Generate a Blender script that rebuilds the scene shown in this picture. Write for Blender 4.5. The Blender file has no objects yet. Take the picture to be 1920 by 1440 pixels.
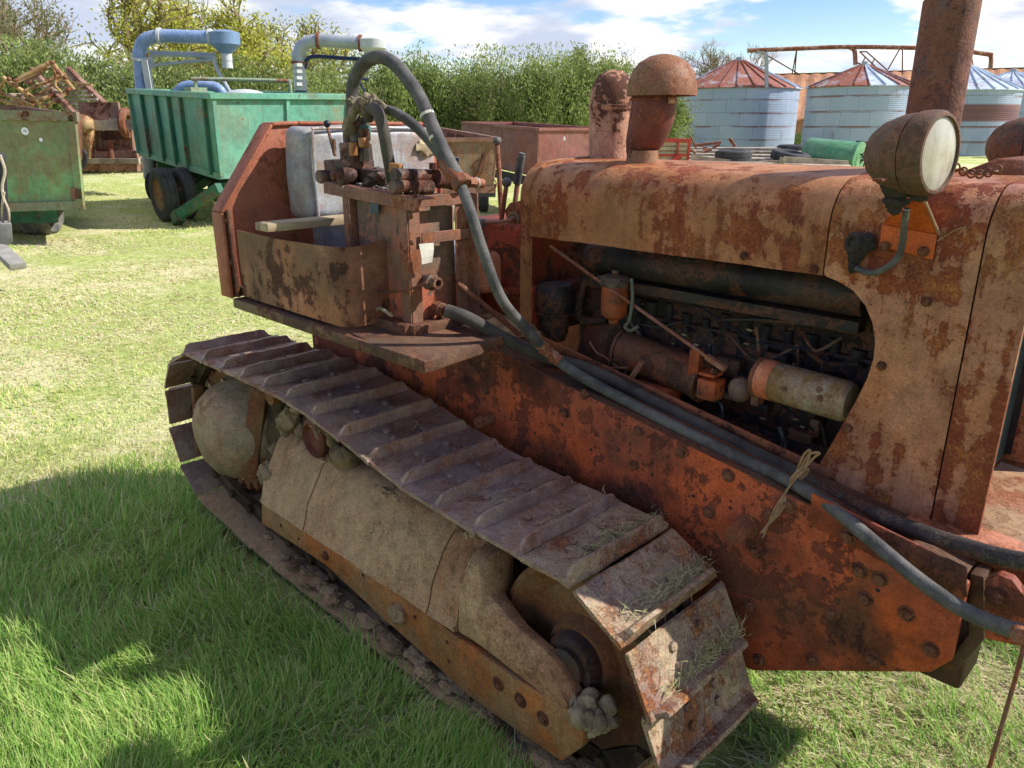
import bpy, bmesh, math, random
import numpy as np
from mathutils import Vector, Matrix
random.seed(7); rng = np.random.default_rng(11)
S = bpy.context.scene; COL = S.collection
# ------------------------------------------------------------------ camera
FPX, CX, CY, HC, PIT, TH = 1442., 960., 720., 1.6, math.radians(18.6), math.radians(135)
GZ = -0.05                    # the open field; it dips to -0.12 under the tractor
def gz(x, y): t = min(1, max(0, (math.hypot(x+1.8, y-1.7)-2.6)/2.6)); return -.12+.07*t*t*(3-2*t)
Fw = Vector((math.cos(TH)*math.cos(PIT), math.sin(TH)*math.cos(PIT), -math.sin(PIT)))
Rt = Vector((math.sin(TH), -math.cos(TH), 0)); Up = Rt.cross(Fw)
Fh = Vector((math.cos(TH), math.sin(TH), 0)); EYE = Vector((0, 0, HC))
ZU = Vector((0, 0, 1))
def ray(x, y): return Fw + Rt*((x-CX)/FPX) - Up*((y-CY)/FPX)
def PY(x, y, Y): d = ray(x, y); return EYE + d*(Y/d.y)
def PX(x, y, X): d = ray(x, y); return EYE + d*(X/d.x)
def PZ(x, y, z=GZ): d = ray(x, y); return EYE + d*((z-HC)/d.z)
def PF(x, y, D): d = ray(x, y); return EYE + d*(D/d.dot(Fh))
def W(r, f, z=0.0): return Rt*r + Fh*f + ZU*z
cam = bpy.data.cameras.new('camera'); camo = bpy.data.objects.new('camera', cam); COL.objects.link(camo)
camo.matrix_world = Matrix(((Rt.x, Up.x, -Fw.x, 0), (Rt.y, Up.y, -Fw.y, 0), (Rt.z, Up.z, -Fw.z, HC), (0, 0, 0, 1)))
cam.sensor_fit = 'HORIZONTAL'; cam.sensor_width = 36; cam.lens = 36*FPX/1920; cam.clip_start = .05; cam.clip_end = 2000
S.camera = camo
# ------------------------------------------------------------------ objects
def tag(o, label=None, cat=None, group=None, kind=None):
    if label: o['label'] = label
    if cat: o['category'] = cat
    if group: o['group'] = group
    if kind: o['kind'] = kind
    return o
def empty(name, loc, label=None, cat=None, group=None, parent=None):
    o = bpy.data.objects.new(name, None); COL.objects.link(o); o.location = loc; o.empty_display_size = .1
    if parent: adopt(o, parent)
    return tag(o, label, cat, group)
def worldloc(o):
    m = Matrix.Translation(o.location) @ o.rotation_euler.to_matrix().to_4x4()
    return (worldloc(o.parent) @ o.matrix_parent_inverse @ m) if o.parent else m
def adopt(o, p):
    o.parent = p; o.matrix_parent_inverse = worldloc(p).inverted()
def copy_tree(o, parent=None):
    c = o.copy(); COL.objects.link(c)
    if parent: c.parent = parent; c.matrix_parent_inverse = o.matrix_parent_inverse.copy()
    for ch in list(o.children): copy_tree(ch, c)
    return c
def catmull(pts, n=8, closed=False):
    P = [Vector(p) for p in pts]
    if len(P) < 3: return P
    out = []
    for i in range(len(P)-1):
        a = P[i-1] if i else P[0]*2-P[1]; b = P[i]; c = P[i+1]; d = P[i+2] if i+2 < len(P) else P[-1]*2-P[-2]
        for k in range(n):
            t = k/n
            out.append(.5*((2*b)+(c-a)*t+(2*a-5*b+4*c-d)*t*t+(3*b-a-3*c+d)*t**3))
    out.append(P[-1]); return out
def basis(d):
    d = d.normalized(); u = d.orthogonal().normalized(); return u, d.cross(u)
class B:
    def __init__(s): s.bm = bmesh.new()
    def face(s, pts):
        return s.bm.faces.new([s.bm.verts.new(p) for p in pts])
    def box(s, c, sz, rot=None):
        c = Vector(c); h = Vector(sz)*.5; R = rot or Matrix.Identity(3)
        v = [s.bm.verts.new(c + R @ Vector((h.x*x, h.y*y, h.z*z))) for x in (-1, 1) for y in (-1, 1) for z in (-1, 1)]
        for f in ((0,1,3,2),(4,6,7,5),(0,4,5,1),(2,3,7,6),(0,2,6,4),(1,5,7,3)): s.bm.faces.new([v[i] for i in f])
        return s
    def hexa(s, a, b):           # a, b: two quads of points
        v = [s.bm.verts.new(p) for p in list(a)+list(b)]
        for f in ((3,2,1,0),(4,5,6,7),(0,1,5,4),(1,2,6,5),(2,3,7,6),(3,0,4,7)): s.bm.faces.new([v[i] for i in f])
        return s
    def prism(s, pts, off):
        off = Vector(off); a = [s.bm.verts.new(p) for p in pts]; b = [s.bm.verts.new(Vector(p)+off) for p in pts]; n = len(a)
        s.bm.faces.new(a[::-1]); s.bm.faces.new(b)
        for i in range(n): s.bm.faces.new((a[i], a[(i+1) % n], b[(i+1) % n], b[i]))
        return s
    def bar(s, p, q, w, h, up=ZU):
        p = Vector(p); q = Vector(q); d = (q-p).normalized(); u = Vector(up)
        sd = d.cross(u)
        if sd.length < 1e-4: sd = d.orthogonal()
        sd.normalize(); u = sd.cross(d)
        def ring(c): return [c-sd*w/2-u*h/2, c+sd*w/2-u*h/2, c+sd*w/2+u*h/2, c-sd*w/2+u*h/2]
        return s.hexa(ring(p), ring(q))
    def tube(s, pts, r, seg=10, n=8, caps=True, spline=True):
        P = catmull(pts, n) if spline and len(pts) > 2 else [Vector(p) for p in pts]
        u = None; rings = []
        for i, p in enumerate(P):
            d = (P[min(i+1, len(P)-1)]-P[max(i-1, 0)])
            if d.length < 1e-9: d = Vector((0, 0, 1))
            d.normalize()
            if u is None: u = d.orthogonal().normalized()
            else:
                u = u-d*u.dot(d)
                u = u.normalized() if u.length > 1e-6 else d.orthogonal().normalized()
            v = d.cross(u); rr = r(i/(max(1, len(P)-1))) if callable(r) else r
            rings.append([s.bm.verts.new(p+(u*math.cos(a)+v*math.sin(a))*rr) for a in [2*math.pi*k/seg for k in range(seg)]])
        for A, C in zip(rings, rings[1:]):
            for k in range(seg): s.bm.faces.new((A[k], A[(k+1) % seg], C[(k+1) % seg], C[k]))
        if caps: s.bm.faces.new(rings[0][::-1]); s.bm.faces.new(rings[-1])
        return s
    def cyl(s, p, q, r0, r1=None, seg=20):
        r1 = r0 if r1 is None else r1
        return s.tube([Vector(p), Vector(q)], lambda t: r0+(r1-r0)*t, seg, spline=False)
    def lathe(s, o, d, prof, seg=28, caps=False):
        o = Vector(o); d = Vector(d).normalized(); u, v = basis(d); rings = []
        for r, t in prof:
            rings.append([s.bm.verts.new(o+d*t+(u*math.cos(a)+v*math.sin(a))*max(r, 1e-4)) for a in [2*math.pi*k/seg for k in range(seg)]])
        for A, C in zip(rings, rings[1:]):
            for k in range(seg): s.bm.faces.new((A[k], A[(k+1) % seg], C[(k+1) % seg], C[k]))
        if caps: s.bm.faces.new(rings[0][::-1]); s.bm.faces.new(rings[-1])
        return s
    def sphere(s, c, r, sc=(1, 1, 1), seg=20):
        m = Matrix.Translation(c) @ Matrix.Diagonal((sc[0], sc[1], sc[2], 1))
        bmesh.ops.create_uvsphere(s.bm, u_segments=seg, v_segments=max(6, seg//2), radius=r, matrix=m); return s
    def torus(s, c, d, R, r, seg=24, sub=8):
        c = Vector(c); d = Vector(d).normalized(); u, v = basis(d)
        g = []
        for i in range(seg):
            a = 2*math.pi*i/seg; rd = u*math.cos(a)+v*math.sin(a)
            g.append([s.bm.verts.new(c+rd*(R+r*math.cos(b))+d*(r*math.sin(b))) for b in [2*math.pi*k/sub for k in range(sub)]])
        for i in range(seg):
            for k in range(sub): s.bm.faces.new((g[i][k], g[(i+1) % seg][k], g[(i+1) % seg][(k+1) % sub], g[i][(k+1) % sub]))
        return s
    def hexbolt(s, c, d, r=.014, h=.012):
        c = Vector(c); d = Vector(d).normalized()
        s.lathe(c, d, [(r*1.35, -.002), (r*1.35, .002), (.001, .002)], 12)
        s.lathe(c, d, [(r, 0), (r, h*.8), (r*.8, h), (.001, h)], 6)
        return s
    def blob(s, c, r, amp=.3, sub=3, sc=(1, 1, 1), freq=2.2, seed=0, hf=.3):
        from mathutils import noise
        g = bmesh.ops.create_icosphere(s.bm, subdivisions=sub, radius=1.0)
        c = Vector(c)
        for v in g['verts']:
            n = v.co.copy(); k = 1+amp*noise.noise(n*freq+Vector((seed*3.1, seed, 0)))+amp*.6*noise.noise(n*freq*3+Vector((seed, 0, 5)))+amp*hf*noise.noise(n*freq*8+Vector((seed, 3, 5)))
            v.co = c+Vector((n.x*sc[0], n.y*sc[1], n.z*sc[2]))*(r*k)
        return s
    def bevel(s, w=.004, seg=2):
        bmesh.ops.recalc_face_normals(s.bm, faces=s.bm.faces)
        e = [e for e in s.bm.edges if len(e.link_faces) == 2 and e.calc_face_angle(0) > .6]
        bmesh.ops.bevel(s.bm, geom=e, offset=w, segments=seg, affect='EDGES', clamp_overlap=True, profile=.5); return s
    def dent(s, amp, freq, cuts=0, seed=0):
        from mathutils import noise
        if cuts: bmesh.ops.subdivide_edges(s.bm, edges=s.bm.edges, cuts=cuts, use_grid_fill=True)
        for v in s.bm.verts:
            v.co += noise.noise_vector(v.co*freq+Vector((seed, seed*2, 0)))*amp
        return s
    def solid(s, t):
        bmesh.ops.recalc_face_normals(s.bm, faces=s.bm.faces)
        bmesh.ops.solidify(s.bm, geom=s.bm.faces[:], thickness=t); return s
    def build(s, name, m, parent=None, smooth=38, label=None, cat=None, group=None, kind=None, recalc=True):
        if recalc: bmesh.ops.recalc_face_normals(s.bm, faces=s.bm.faces)
        me = bpy.data.meshes.new(name); s.bm.to_mesh(me); s.bm.free(); me.materials.append(m)
        if smooth:
            me.polygons.foreach_set('use_smooth', [True]*len(me.polygons)); me.set_sharp_from_angle(angle=math.radians(smooth))
        o = bpy.data.objects.new(name, me); COL.objects.link(o)
        if parent: adopt(o, parent)
        return tag(o, label, cat, group, kind)
def npmesh(name, V, faces_idx, counts, m, col=None, parent=None, smooth=False):
    me = bpy.data.meshes.new(name); V = np.asarray(V, np.float32); idx = np.asarray(faces_idx, np.int32); counts = np.asarray(counts, np.int32)
    me.vertices.add(len(V)); me.vertices.foreach_set('co', V.ravel())
    me.loops.add(len(idx)); me.loops.foreach_set('vertex_index', idx)
    me.polygons.add(len(counts)); st = np.concatenate(([0], np.cumsum(counts)[:-1])).astype(np.int32)
    me.polygons.foreach_set('loop_start', st); me.polygons.foreach_set('loop_total', counts)
    if col is not None:
        a = me.color_attributes.new('Col', 'FLOAT_COLOR', 'POINT')
        c4 = np.ones((len(V), 4), np.float32); c4[:, :3] = col; a.data.foreach_set('color', c4.ravel())
    me.update(calc_edges=True); me.validate(); me.materials.append(m)
    if smooth: me.polygons.foreach_set('use_smooth', [True]*len(me.polygons))
    o = bpy.data.objects.new(name, me); COL.objects.link(o)
    if parent: adopt(o, parent)
    return o
# ------------------------------------------------------------------ materials
def lin(c): return tuple(((v/255)/12.92 if v/255 < .04045 else ((v/255+.055)/1.055)**2.4) for v in c)
class M:
    def __init__(s, name):
        s.m = bpy.data.materials.new(name); s.m.use_nodes = True; s.t = s.m.node_tree; s.t.nodes.clear()
        s.out = s.n('ShaderNodeOutputMaterial'); s.p = s.n('ShaderNodeBsdfPrincipled'); s.l(s.p.outputs[0], s.out.inputs[0])
        s.vec = None
    def n(s, k, **kw):
        x = s.t.nodes.new(k)
        for a, b in kw.items(): setattr(x, a, b)
        return x
    def l(s, a, b): s.t.links.new(a, b)
    def val(s, sock, v):
        if hasattr(v, 'is_linked') or hasattr(v, 'links'): s.l(v, sock)
        else: sock.default_value = v
    def coords(s, rnd=True, kind='Object'):
        tc = s.n('ShaderNodeTexCoord'); v = tc.outputs[kind]
        if rnd:
            oi = s.n('ShaderNodeObjectInfo'); mu = s.n('ShaderNodeMath', operation='MULTIPLY'); mu.inputs[1].default_value = 17.3; s.l(oi.outputs['Random'], mu.inputs[0])
            ad = s.n('ShaderNodeVectorMath', operation='ADD'); s.l(v, ad.inputs[0]); s.l(mu.outputs[0], ad.inputs[1]); v = ad.outputs[0]
        s.vec = v; return v
    def scaled(s, sc):
        mp = s.n('ShaderNodeMapping'); mp.inputs['Scale'].default_value = sc; s.l(s.vec, mp.inputs[0]); return mp.outputs[0]
    def noise(s, scale, detail=6, rough=.6, vec=None, off=0, dist=0):
        x = s.n('ShaderNodeTexNoise'); x.inputs['Scale'].default_value = scale; x.inputs['Detail'].default_value = detail; x.inputs['Roughness'].default_value = rough
        x.inputs['Distortion'].default_value = dist
        v = vec or s.vec
        if off:
            ad = s.n('ShaderNodeVectorMath', operation='ADD'); s.l(v, ad.inputs[0]); ad.inputs[1].default_value = (off, off*1.7, -off); v = ad.outputs[0]
        s.l(v, x.inputs['Vector']); return x.outputs[0]
    def vor(s, scale, feature='F1'):
        x = s.n('ShaderNodeTexVoronoi', feature=feature); x.inputs['Scale'].default_value = scale; s.l(s.vec, x.inputs['Vector']); return x.outputs[0]
    def rng(s, v, a, b, c=0., d=1.):
        x = s.n('ShaderNodeMapRange', interpolation_type='SMOOTHSTEP'); s.l(v, x.inputs[0])
        for i, q in enumerate((a, b, c, d)): x.inputs[i+1].default_value = q
        return x.outputs[0]
    def math(s, op, a, b=0.):
        x = s.n('ShaderNodeMath', operation=op); s.val(x.inputs[0], a); s.val(x.inputs[1], b); return x.outputs[0]
    def mix(s, f, a, b, mode='MIX'):
        x = s.n('ShaderNodeMix', data_type='RGBA', blend_type=mode); s.val(x.inputs[0], f)
        for i, q in ((6, a), (7, b)):
            if isinstance(q, tuple): x.inputs[i].default_value = q+(1,) if len(q) == 3 else q
            else: s.l(q, x.inputs[i])
        return x.outputs[2]
    def ramp(s, v, stops):
        x = s.n('ShaderNodeValToRGB'); e = x.color_ramp.elements
        while len(e) < len(stops): e.new(.5)
        for q, (p, c) in zip(e, stops): q.position = p; q.color = c+(1,)
        s.l(v, x.inputs[0]); return x.outputs[0]
    def bump(s, h, strength=.4, dist=.01):
        x = s.n('ShaderNodeBump'); x.inputs['Strength'].default_value = strength; x.inputs['Distance'].default_value = dist
        s.l(h, x.inputs['Height']); s.l(x.outputs[0], s.p.inputs['Normal']); return x
    def done(s, col, rough=.8, metal=0., spec=.35):
        s.val(s.p.inputs['Base Color'], col if not isinstance(col, tuple) else col+(1,)); s.val(s.p.inputs['Roughness'], rough); s.val(s.p.inputs['Metallic'], metal)
        s.p.inputs['Specular IOR Level'].default_value = spec; return s.m
RUST = [(.25, lin((58, 36, 28))), (.45, lin((104, 58, 40))), (.62, lin((138, 82, 52))), (.8, lin((166, 114, 70)))]
RUSTD = [(.25, lin((38, 26, 24))), (.5, lin((78, 46, 36))), (.75, lin((112, 66, 44)))]
RUSTO = [(.28, lin((74, 38, 30))), (.44, lin((116, 56, 40))), (.56, lin((134, 70, 42))), (.68, lin((168, 110, 54))), (.8, lin((180, 136, 80)))]
def rusty(name, paint, paint2, amt=.5, scale=2.2, ramp=RUST, dirt=None, dirt_amt=.0, rough=.72, bump=.35, speck=.5, streak=.0, fade=None, fade_amt=.4, oil=0., seed=0, edge=.03, orange=None):
    """flaking paint over rust: sharp-edged rust patches, fine speckle, run-down streaks, dust and oil stains"""
    m = M(name); m.coords()
    big = m.noise(scale, 9, .66, off=seed+1, dist=.35); mid = m.noise(scale*4.5, 6, .6, off=seed+2); fine = m.noise(scale*40, 4, .7, off=seed+3); vf = m.noise(170, 2, .6, off=seed)
    rc = m.ramp(m.math('ADD', m.math('MULTIPLY', mid, .62), m.math('MULTIPLY', fine, .4)), ramp)
    pc = m.mix(m.rng(m.noise(scale*1.4, 5, .6, off=seed+7), .38, .62), paint, paint2)
    if fade: pc = m.mix(m.math('MULTIPLY', m.rng(m.noise(scale*.8, 4, .6, off=seed+9), .4, .68), fade_amt), pc, fade)
    pc = m.mix(m.math('MULTIPLY', m.rng(fine, .5, .72), .35), pc, m.mix(.5, rc, lin((70, 40, 28))))
    rag = m.noise(scale*13, 5, .7, off=seed+6); comb = m.math('ADD', m.math('ADD', m.math('MULTIPLY', big, .56), m.math('MULTIPLY', mid, .28)), m.math('MULTIPLY', rag, .16))
    if streak:
        st = m.noise(1., 5, .6, vec=m.scaled((16, 16, 1.4)), off=seed+5); comb = m.math('ADD', m.math('MULTIPLY', comb, 1-streak), m.math('MULTIPLY', st, streak))
    th = .655-.30*amt
    mask = m.rng(comb, th, th+edge)
    halo = m.rng(comb, th-.06, th)
    pc = m.mix(m.math('MULTIPLY', halo, .35), pc, orange or lin((150, 84, 44)))
    spk = m.rng(m.math('ADD', m.math('MULTIPLY', m.noise(scale*14, 5, .7, off=seed+4), .7), m.math('MULTIPLY', big, .3)), .6-.05*speck, .63-.05*speck)
    flk = m.rng(m.math('ADD', m.math('MULTIPLY', m.noise(scale*5.5, 8, .74, off=seed+31), .72), m.math('MULTIPLY', big, .28)), .615-.06*amt, .63-.06*amt)   # small crisp flakes
    mask2 = m.math('MAXIMUM', m.math('MAXIMUM', mask, m.math('MULTIPLY', flk, .85)), m.math('MULTIPLY', spk, speck))
    c = m.mix(mask2, pc, rc)
    if oil: c = m.mix(m.math('MULTIPLY', m.rng(m.noise(scale*.9, 6, .62, off=seed+13), .5, .66), oil), c, lin((30, 26, 26)))
    if dirt:
        c = m.mix(m.math('MULTIPLY', m.rng(m.math('ADD', m.math('MULTIPLY', m.noise(scale*1.1, 8, .65, off=seed+11), .75), m.math('MULTIPLY', vf, .25)), .52-.3*dirt_amt, .7-.3*dirt_amt), min(1, .55+dirt_amt*.5)), c, dirt)
    blot = m.noise(scale*7, 8, .72, off=seed+17)
    c = m.mix(.8, c, m.ramp(blot, [(.28, (.30,)*3), (.5, (.5,)*3), (.72, (.66,)*3)]), 'OVERLAY')
    c = m.mix(.8, c, m.ramp(vf, [(.3, (.36,)*3), (.7, (.66,)*3)]), 'OVERLAY')
    drip = m.noise(1., 6, .65, vec=m.scaled((34, 34, 1.6)), off=seed+23)
    c = m.mix(m.math('MULTIPLY', m.rng(drip, .53, .68), .3), c, m.mix(.5, rc, lin((92, 60, 40))))
    h = m.math('ADD', m.math('ADD', m.math('MULTIPLY', mask2, -.5), m.math('MULTIPLY', fine, .35)), m.math('MULTIPLY', vf, .12))
    m.bump(h, bump, .006)
    return m.done(c, m.rng(mask2, 0, 1, rough-.14, .93), 0, .3)
def plain(name, col, rough=.7, var=.25, scale=6., metal=0., bump=.1, col2=None, spec=.35, fine=0.):
    m = M(name); m.coords(); a = m.noise(scale, 6, .65); b = m.noise(scale*14, 3, .6, off=3)
    c = m.mix(m.rng(a, .35, .68), col, col2 or tuple(v*(1-var) for v in col))
    c = m.mix(.35+fine, c, m.ramp(b, [(.25, (.3,)*3), (.75, (.7,)*3)]), 'OVERLAY')
    m.bump(m.math('ADD', a, m.math('MULTIPLY', b, .5)), bump, .008)
    return m.done(c, rough, metal, spec)
def attr_leaf(name, trans=.35, rough=.6):
    m = M(name); a = m.n('ShaderNodeAttribute', attribute_name='Col')
    d = m.n('ShaderNodeBsdfDiffuse'); t = m.n('ShaderNodeBsdfTranslucent'); g = m.n('ShaderNodeBsdfGlossy'); g.inputs['Roughness'].default_value = .45
    m.l(a.outputs[0], d.inputs[0]); m.l(a.outputs[0], t.inputs[0])
    x = m.n('ShaderNodeMixShader'); x.inputs[0].default_value = trans; m.l(d.outputs[0], x.inputs[1]); m.l(t.outputs[0], x.inputs[2])
    m.t.nodes.remove(g)
    m.l(x.outputs[0], m.out.inputs[0]); return m.m
# ------------------------------------------------------------------ tractor materials
SAL = lin((184, 132, 104)); SAL2 = lin((158, 104, 80)); KH = lin((150, 122, 86)); ORG = lin((182, 82, 40)); RED = lin((146, 62, 40)); REDD = lin((104, 48, 36)); PEACH = lin((202, 138, 106)); PURP = lin((112, 84, 96))
mHood = rusty('hood_paint', lin((188, 130, 90)), lin((164, 108, 70)), .44, 2.6, RUSTO, dirt=lin((138, 96, 60)), dirt_amt=.22, fade=lin((158, 106, 62)), fade_amt=.6, speck=.55, streak=.26, bump=.6, seed=2, edge=.022)
mCowl = rusty('cowl_paint', lin((196, 138, 100)), lin((178, 118, 78)), .52, 3.0, RUSTO, dirt=lin((146, 112, 66)), dirt_amt=.12, fade=PURP, fade_amt=.45, speck=.5, streak=.32, bump=.7, seed=21, edge=.018)
mFrame = rusty('frame_paint', lin((168, 76, 46)), lin((138, 62, 42)), .46, 3.4, [(.25, lin((60, 34, 28))), (.5, lin((108, 54, 38))), (.78, lin((150, 78, 48)))], dirt=lin((92, 66, 48)), dirt_amt=.18, fade=lin((204, 92, 32)), fade_amt=.65, speck=.6, streak=.15, bump=.9, seed=5, edge=.02, oil=.75, orange=lin((190, 96, 62)))
mFrameD = rusty('greasy_frame', lin((88, 50, 36)), lin((60, 42, 36)), .5, 2.5, RUSTD, dirt=lin((84, 68, 52)), dirt_amt=.35, oil=.7, seed=8)
mShoe = rusty('shoe_steel', lin((160, 136, 118)), lin((134, 112, 102)), .38, 6., [(.25, lin((74, 58, 56))), (.5, lin((128, 96, 78))), (.75, lin((164, 114, 76)))], dirt=lin((156, 138, 112)), dirt_amt=.12, rough=.62, speck=.6, bump=.45, seed=31, streak=0.)
mShoeF = rusty('shoe_steel_worn', lin((150, 130, 110)), lin((112, 92, 84)), .5, 7., [(.2, lin((48, 42, 54))), (.42, lin((88, 62, 54))), (.6, lin((146, 88, 46))), (.8, lin((170, 132, 92)))], dirt=lin((170, 150, 118)), dirt_amt=.3, rough=.62, speck=.6, bump=.8, seed=33)
mDust = rusty('dusted_cover', lin((178, 140, 102)), lin((160, 122, 86)), .3, 2.6, [(.3, lin((96, 72, 50))), (.6, lin((128, 92, 58))), (.8, lin((150, 110, 70)))], dirt=lin((180, 150, 110)), dirt_amt=.3, speck=.6, oil=.3, bump=.7, rough=.9, seed=41, edge=.12)
mStrip = rusty('track_beam_paint', lin((176, 100, 46)), lin((148, 98, 54)), .48, 3.2, [(.25, lin((76, 50, 34))), (.5, lin((126, 78, 44))), (.75, lin((156, 116, 74)))], dirt=lin((146, 122, 84)), dirt_amt=.34, speck=.5, bump=.6, seed=44, edge=.06)
mIdler = rusty('idler_steel', lin((120, 82, 48)), lin((104, 66, 42)), .5, 5, RUST, dirt=lin((122, 98, 66)), dirt_amt=.3, speck=.8, bump=.4, seed=47, rough=.7)
mStone = rusty('hub_casting', lin((172, 146, 112)), lin((136, 112, 82)), .44, 6, [(.3, lin((84, 66, 46))), (.6, lin((120, 92, 60))), (.8, lin((140, 104, 66)))], dirt=lin((150, 136, 108)), dirt_amt=.4, speck=.5, seed=49, edge=.1)
mMud = plain('dried_mud', lin((158, 134, 102)), .97, .35, 9, bump=.9, col2=lin((104, 86, 62)), spec=.1, fine=.1)
mMudL = plain('pale_mud', lin((160, 142, 116)), .97, .3, 11, bump=.7, col2=lin((124, 106, 82)), spec=.1)
mMudD = plain('dark_mud', lin((96, 80, 58)), .97, .4, 11, bump=.9, col2=lin((62, 50, 38)), spec=.1)
mWall = rusty('seat_shield_paint', lin((168, 96, 74)), lin((150, 84, 62)), .42, 2.4, RUST, dirt=lin((128, 92, 60)), dirt_amt=.2, speck=.6, bump=.5, seed=52)
mBox = rusty('tool_box_paint', lin((176, 122, 96)), lin((150, 96, 66)), .5, 2.2, RUSTD, dirt=lin((84, 68, 46)), dirt_amt=.36, oil=.55, speck=.6, seed=55, streak=.1)
mTank = rusty('oil_tank_paint', lin((196, 106, 80)), lin((112, 92, 76)), .5, 3., [(.25, lin((60, 52, 46))), (.5, lin((92, 76, 64))), (.8, lin((116, 94, 76)))], dirt=lin((108, 94, 78)), dirt_amt=.42, oil=.35, speck=.3, seed=58, streak=.25)
mAngle = rusty('angle_iron', lin((136, 96, 78)), lin((118, 82, 68)), .36, 5., RUST, dirt=lin((110, 86, 68)), dirt_amt=.2, speck=.5, seed=61)
mStep = rusty('step_plate_rust', lin((110, 80, 62)), lin((86, 64, 54)), .5, 3., RUSTD, dirt=lin((94, 76, 60)), dirt_amt=.35, oil=.4, speck=.6, seed=63)
mSteel = rusty('bare_rust', lin((122, 86, 66)), lin((104, 70, 54)), .5, 7., RUST, speck=.7, bump=.4, seed=66)
mBolt = rusty('bolt_rust', lin((112, 74, 54)), lin((92, 58, 44)), .5, 20., RUSTD, speck=.6, seed=68)
mStack = rusty('exhaust_rust', lin((98, 76, 70)), lin((86, 66, 63)), .55, 3.5, [(.3, lin((76, 55, 51))), (.5, lin((95, 69, 63))), (.75, lin((114, 84, 74)))], speck=.9, bump=.9, rough=.9, seed=71, edge=.1)
mLampM = rusty('lamp_rust', lin((104, 84, 70)), lin((88, 70, 58)), .5, 8., [(.3, lin((70, 54, 46))), (.55, lin((94, 70, 54))), (.8, lin((116, 86, 62)))], dirt=lin((84, 72, 56)), dirt_amt=.2, speck=.8, bump=.6, rough=.85, seed=73, edge=.1)
mIntake = rusty('intake_flaking', lin((196, 150, 124)), lin((174, 126, 100)), .42, 4.5, [(.3, lin((58, 40, 36))), (.55, lin((98, 64, 50))), (.8, lin((128, 84, 60)))], speck=.35, bump=.9, seed=76, edge=.012)
mDome = rusty('dome_rust', lin((142, 100, 72)), lin((122, 84, 62)), .55, 4., [(.3, lin((90, 60, 46))), (.55, lin((122, 82, 56))), (.8, lin((150, 106, 68)))], dirt=lin((140, 112, 70)), dirt_amt=.22, speck=.7, bump=.5, seed=78, edge=.08)
mElbow = rusty('elbow_red', lin((112, 60, 50)), lin((84, 48, 42)), .4, 5., RUSTD, speck=.5, seed=80)
mOrangePl = rusty('orange_plate', lin((196, 94, 42)), lin((180, 82, 38)), .2, 4., RUST, speck=.35, bump=.2, seed=83)
mRubber = plain('hose_rubber', lin((98, 95, 90)), .72, .3, 16, bump=.4, col2=lin((64, 62, 60)), fine=.3)
mRubD = plain('hose_rubber_dusty', lin((84, 78, 70)), .85, .35, 9, bump=.3, col2=lin((54, 50, 46)), fine=.15)
mCrack = rusty('cracked_hose', lin((62, 56, 54)), lin((50, 46, 46)), .3, 8., [(.3, lin((40, 36, 36))), (.6, lin((84, 74, 66))), (.8, lin((160, 146, 124)))], dirt=lin((128, 112, 92)), dirt_amt=.12, speck=.6, bump=.9, seed=86)
mGrease = rusty('greasy_black', lin((40, 38, 39)), lin((27, 26, 29)), .4, 5, [(.3, lin((30, 28, 30))), (.6, lin((52, 46, 44))), (.8, lin((78, 66, 56)))], dirt=lin((66, 57, 48)), dirt_amt=.2, speck=.4, bump=.5, rough=.7, seed=87)
mGreaseB = rusty('greasy_casting', lin((108, 92, 78)), lin((72, 62, 56)), .5, 5, RUSTD, oil=.7, speck=.5, bump=.6, seed=88)
mEngO = rusty('engine_orange', lin((196, 92, 46)), lin((160, 70, 40)), .45, 7., RUSTD, dirt=lin((96, 76, 56)), dirt_amt=.3, oil=.3, speck=.4, seed=90)
mGen = rusty('generator_grey', lin((156, 148, 128)), lin((134, 124, 104)), .56, 8., [(.3, lin((96, 74, 48))), (.6, lin((134, 102, 62))), (.8, lin((150, 124, 82)))], dirt=lin((140, 112, 70)), dirt_amt=.25, speck=.4, seed=92, edge=.08)
mSalEng = rusty('engine_salmon', lin((206, 128, 92)), lin((190, 104, 70)), .25, 6., RUST, speck=.4, seed=94)
mVinyl = rusty('seat_vinyl', lin((158, 160, 162)), lin((132, 134, 138)), .34, 3.2, [(.3, lin((92, 88, 80))), (.6, lin((134, 124, 104))), (.85, lin((160, 148, 122)))], dirt=lin((150, 134, 104)), dirt_amt=.22, rough=.5, bump=.3, speck=.3, seed=96, edge=.1)
mWood = M('weathered_board'); mWood.coords()
_g = mWood.noise(1., 6, .6, vec=mWood.scaled((26, 3, 26))); mWood.bump(_g, .4, .006)
mWood = mWood.done(mWood.mix(mWood.rng(_g, .3, .7), lin((128, 108, 82)), lin((182, 164, 132))), .85)
mRag = plain('rag_cloth', lin((150, 136, 112)), .95, .35, 22, bump=1., col2=lin((104, 92, 74)))
mTwine = plain('twine_fibre', lin((166, 132, 96)), .95, .3, 60, bump=.6)
mTape = plain('green_tape', lin((76, 122, 112)), .6, .3, 30)
mWhite = plain('pale_band', lin((206, 200, 184)), .7, .2, 20)
mBlackP = plain('black_plastic', lin((36, 38, 46)), .35, .2, 10)
mLever = rusty('lever_rust', lin((150, 104, 84)), lin((128, 84, 66)), .4, 9., RUST, speck=.5, seed=98)
mKnob = plain('knob_grey', lin((112, 106, 98)), .6, .3, 30, col2=lin((84, 78, 72)))
mRedBody = rusty('gearbox_red', lin((164, 64, 40)), lin((122, 46, 34)), .42, 4., RUSTD, speck=.5, seed=101, oil=.3)
mRadi = plain('radiator_dark', lin((40, 56, 58)), .7, .3, 30)
mLens = M('lamp_lens'); mLens.coords()
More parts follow.
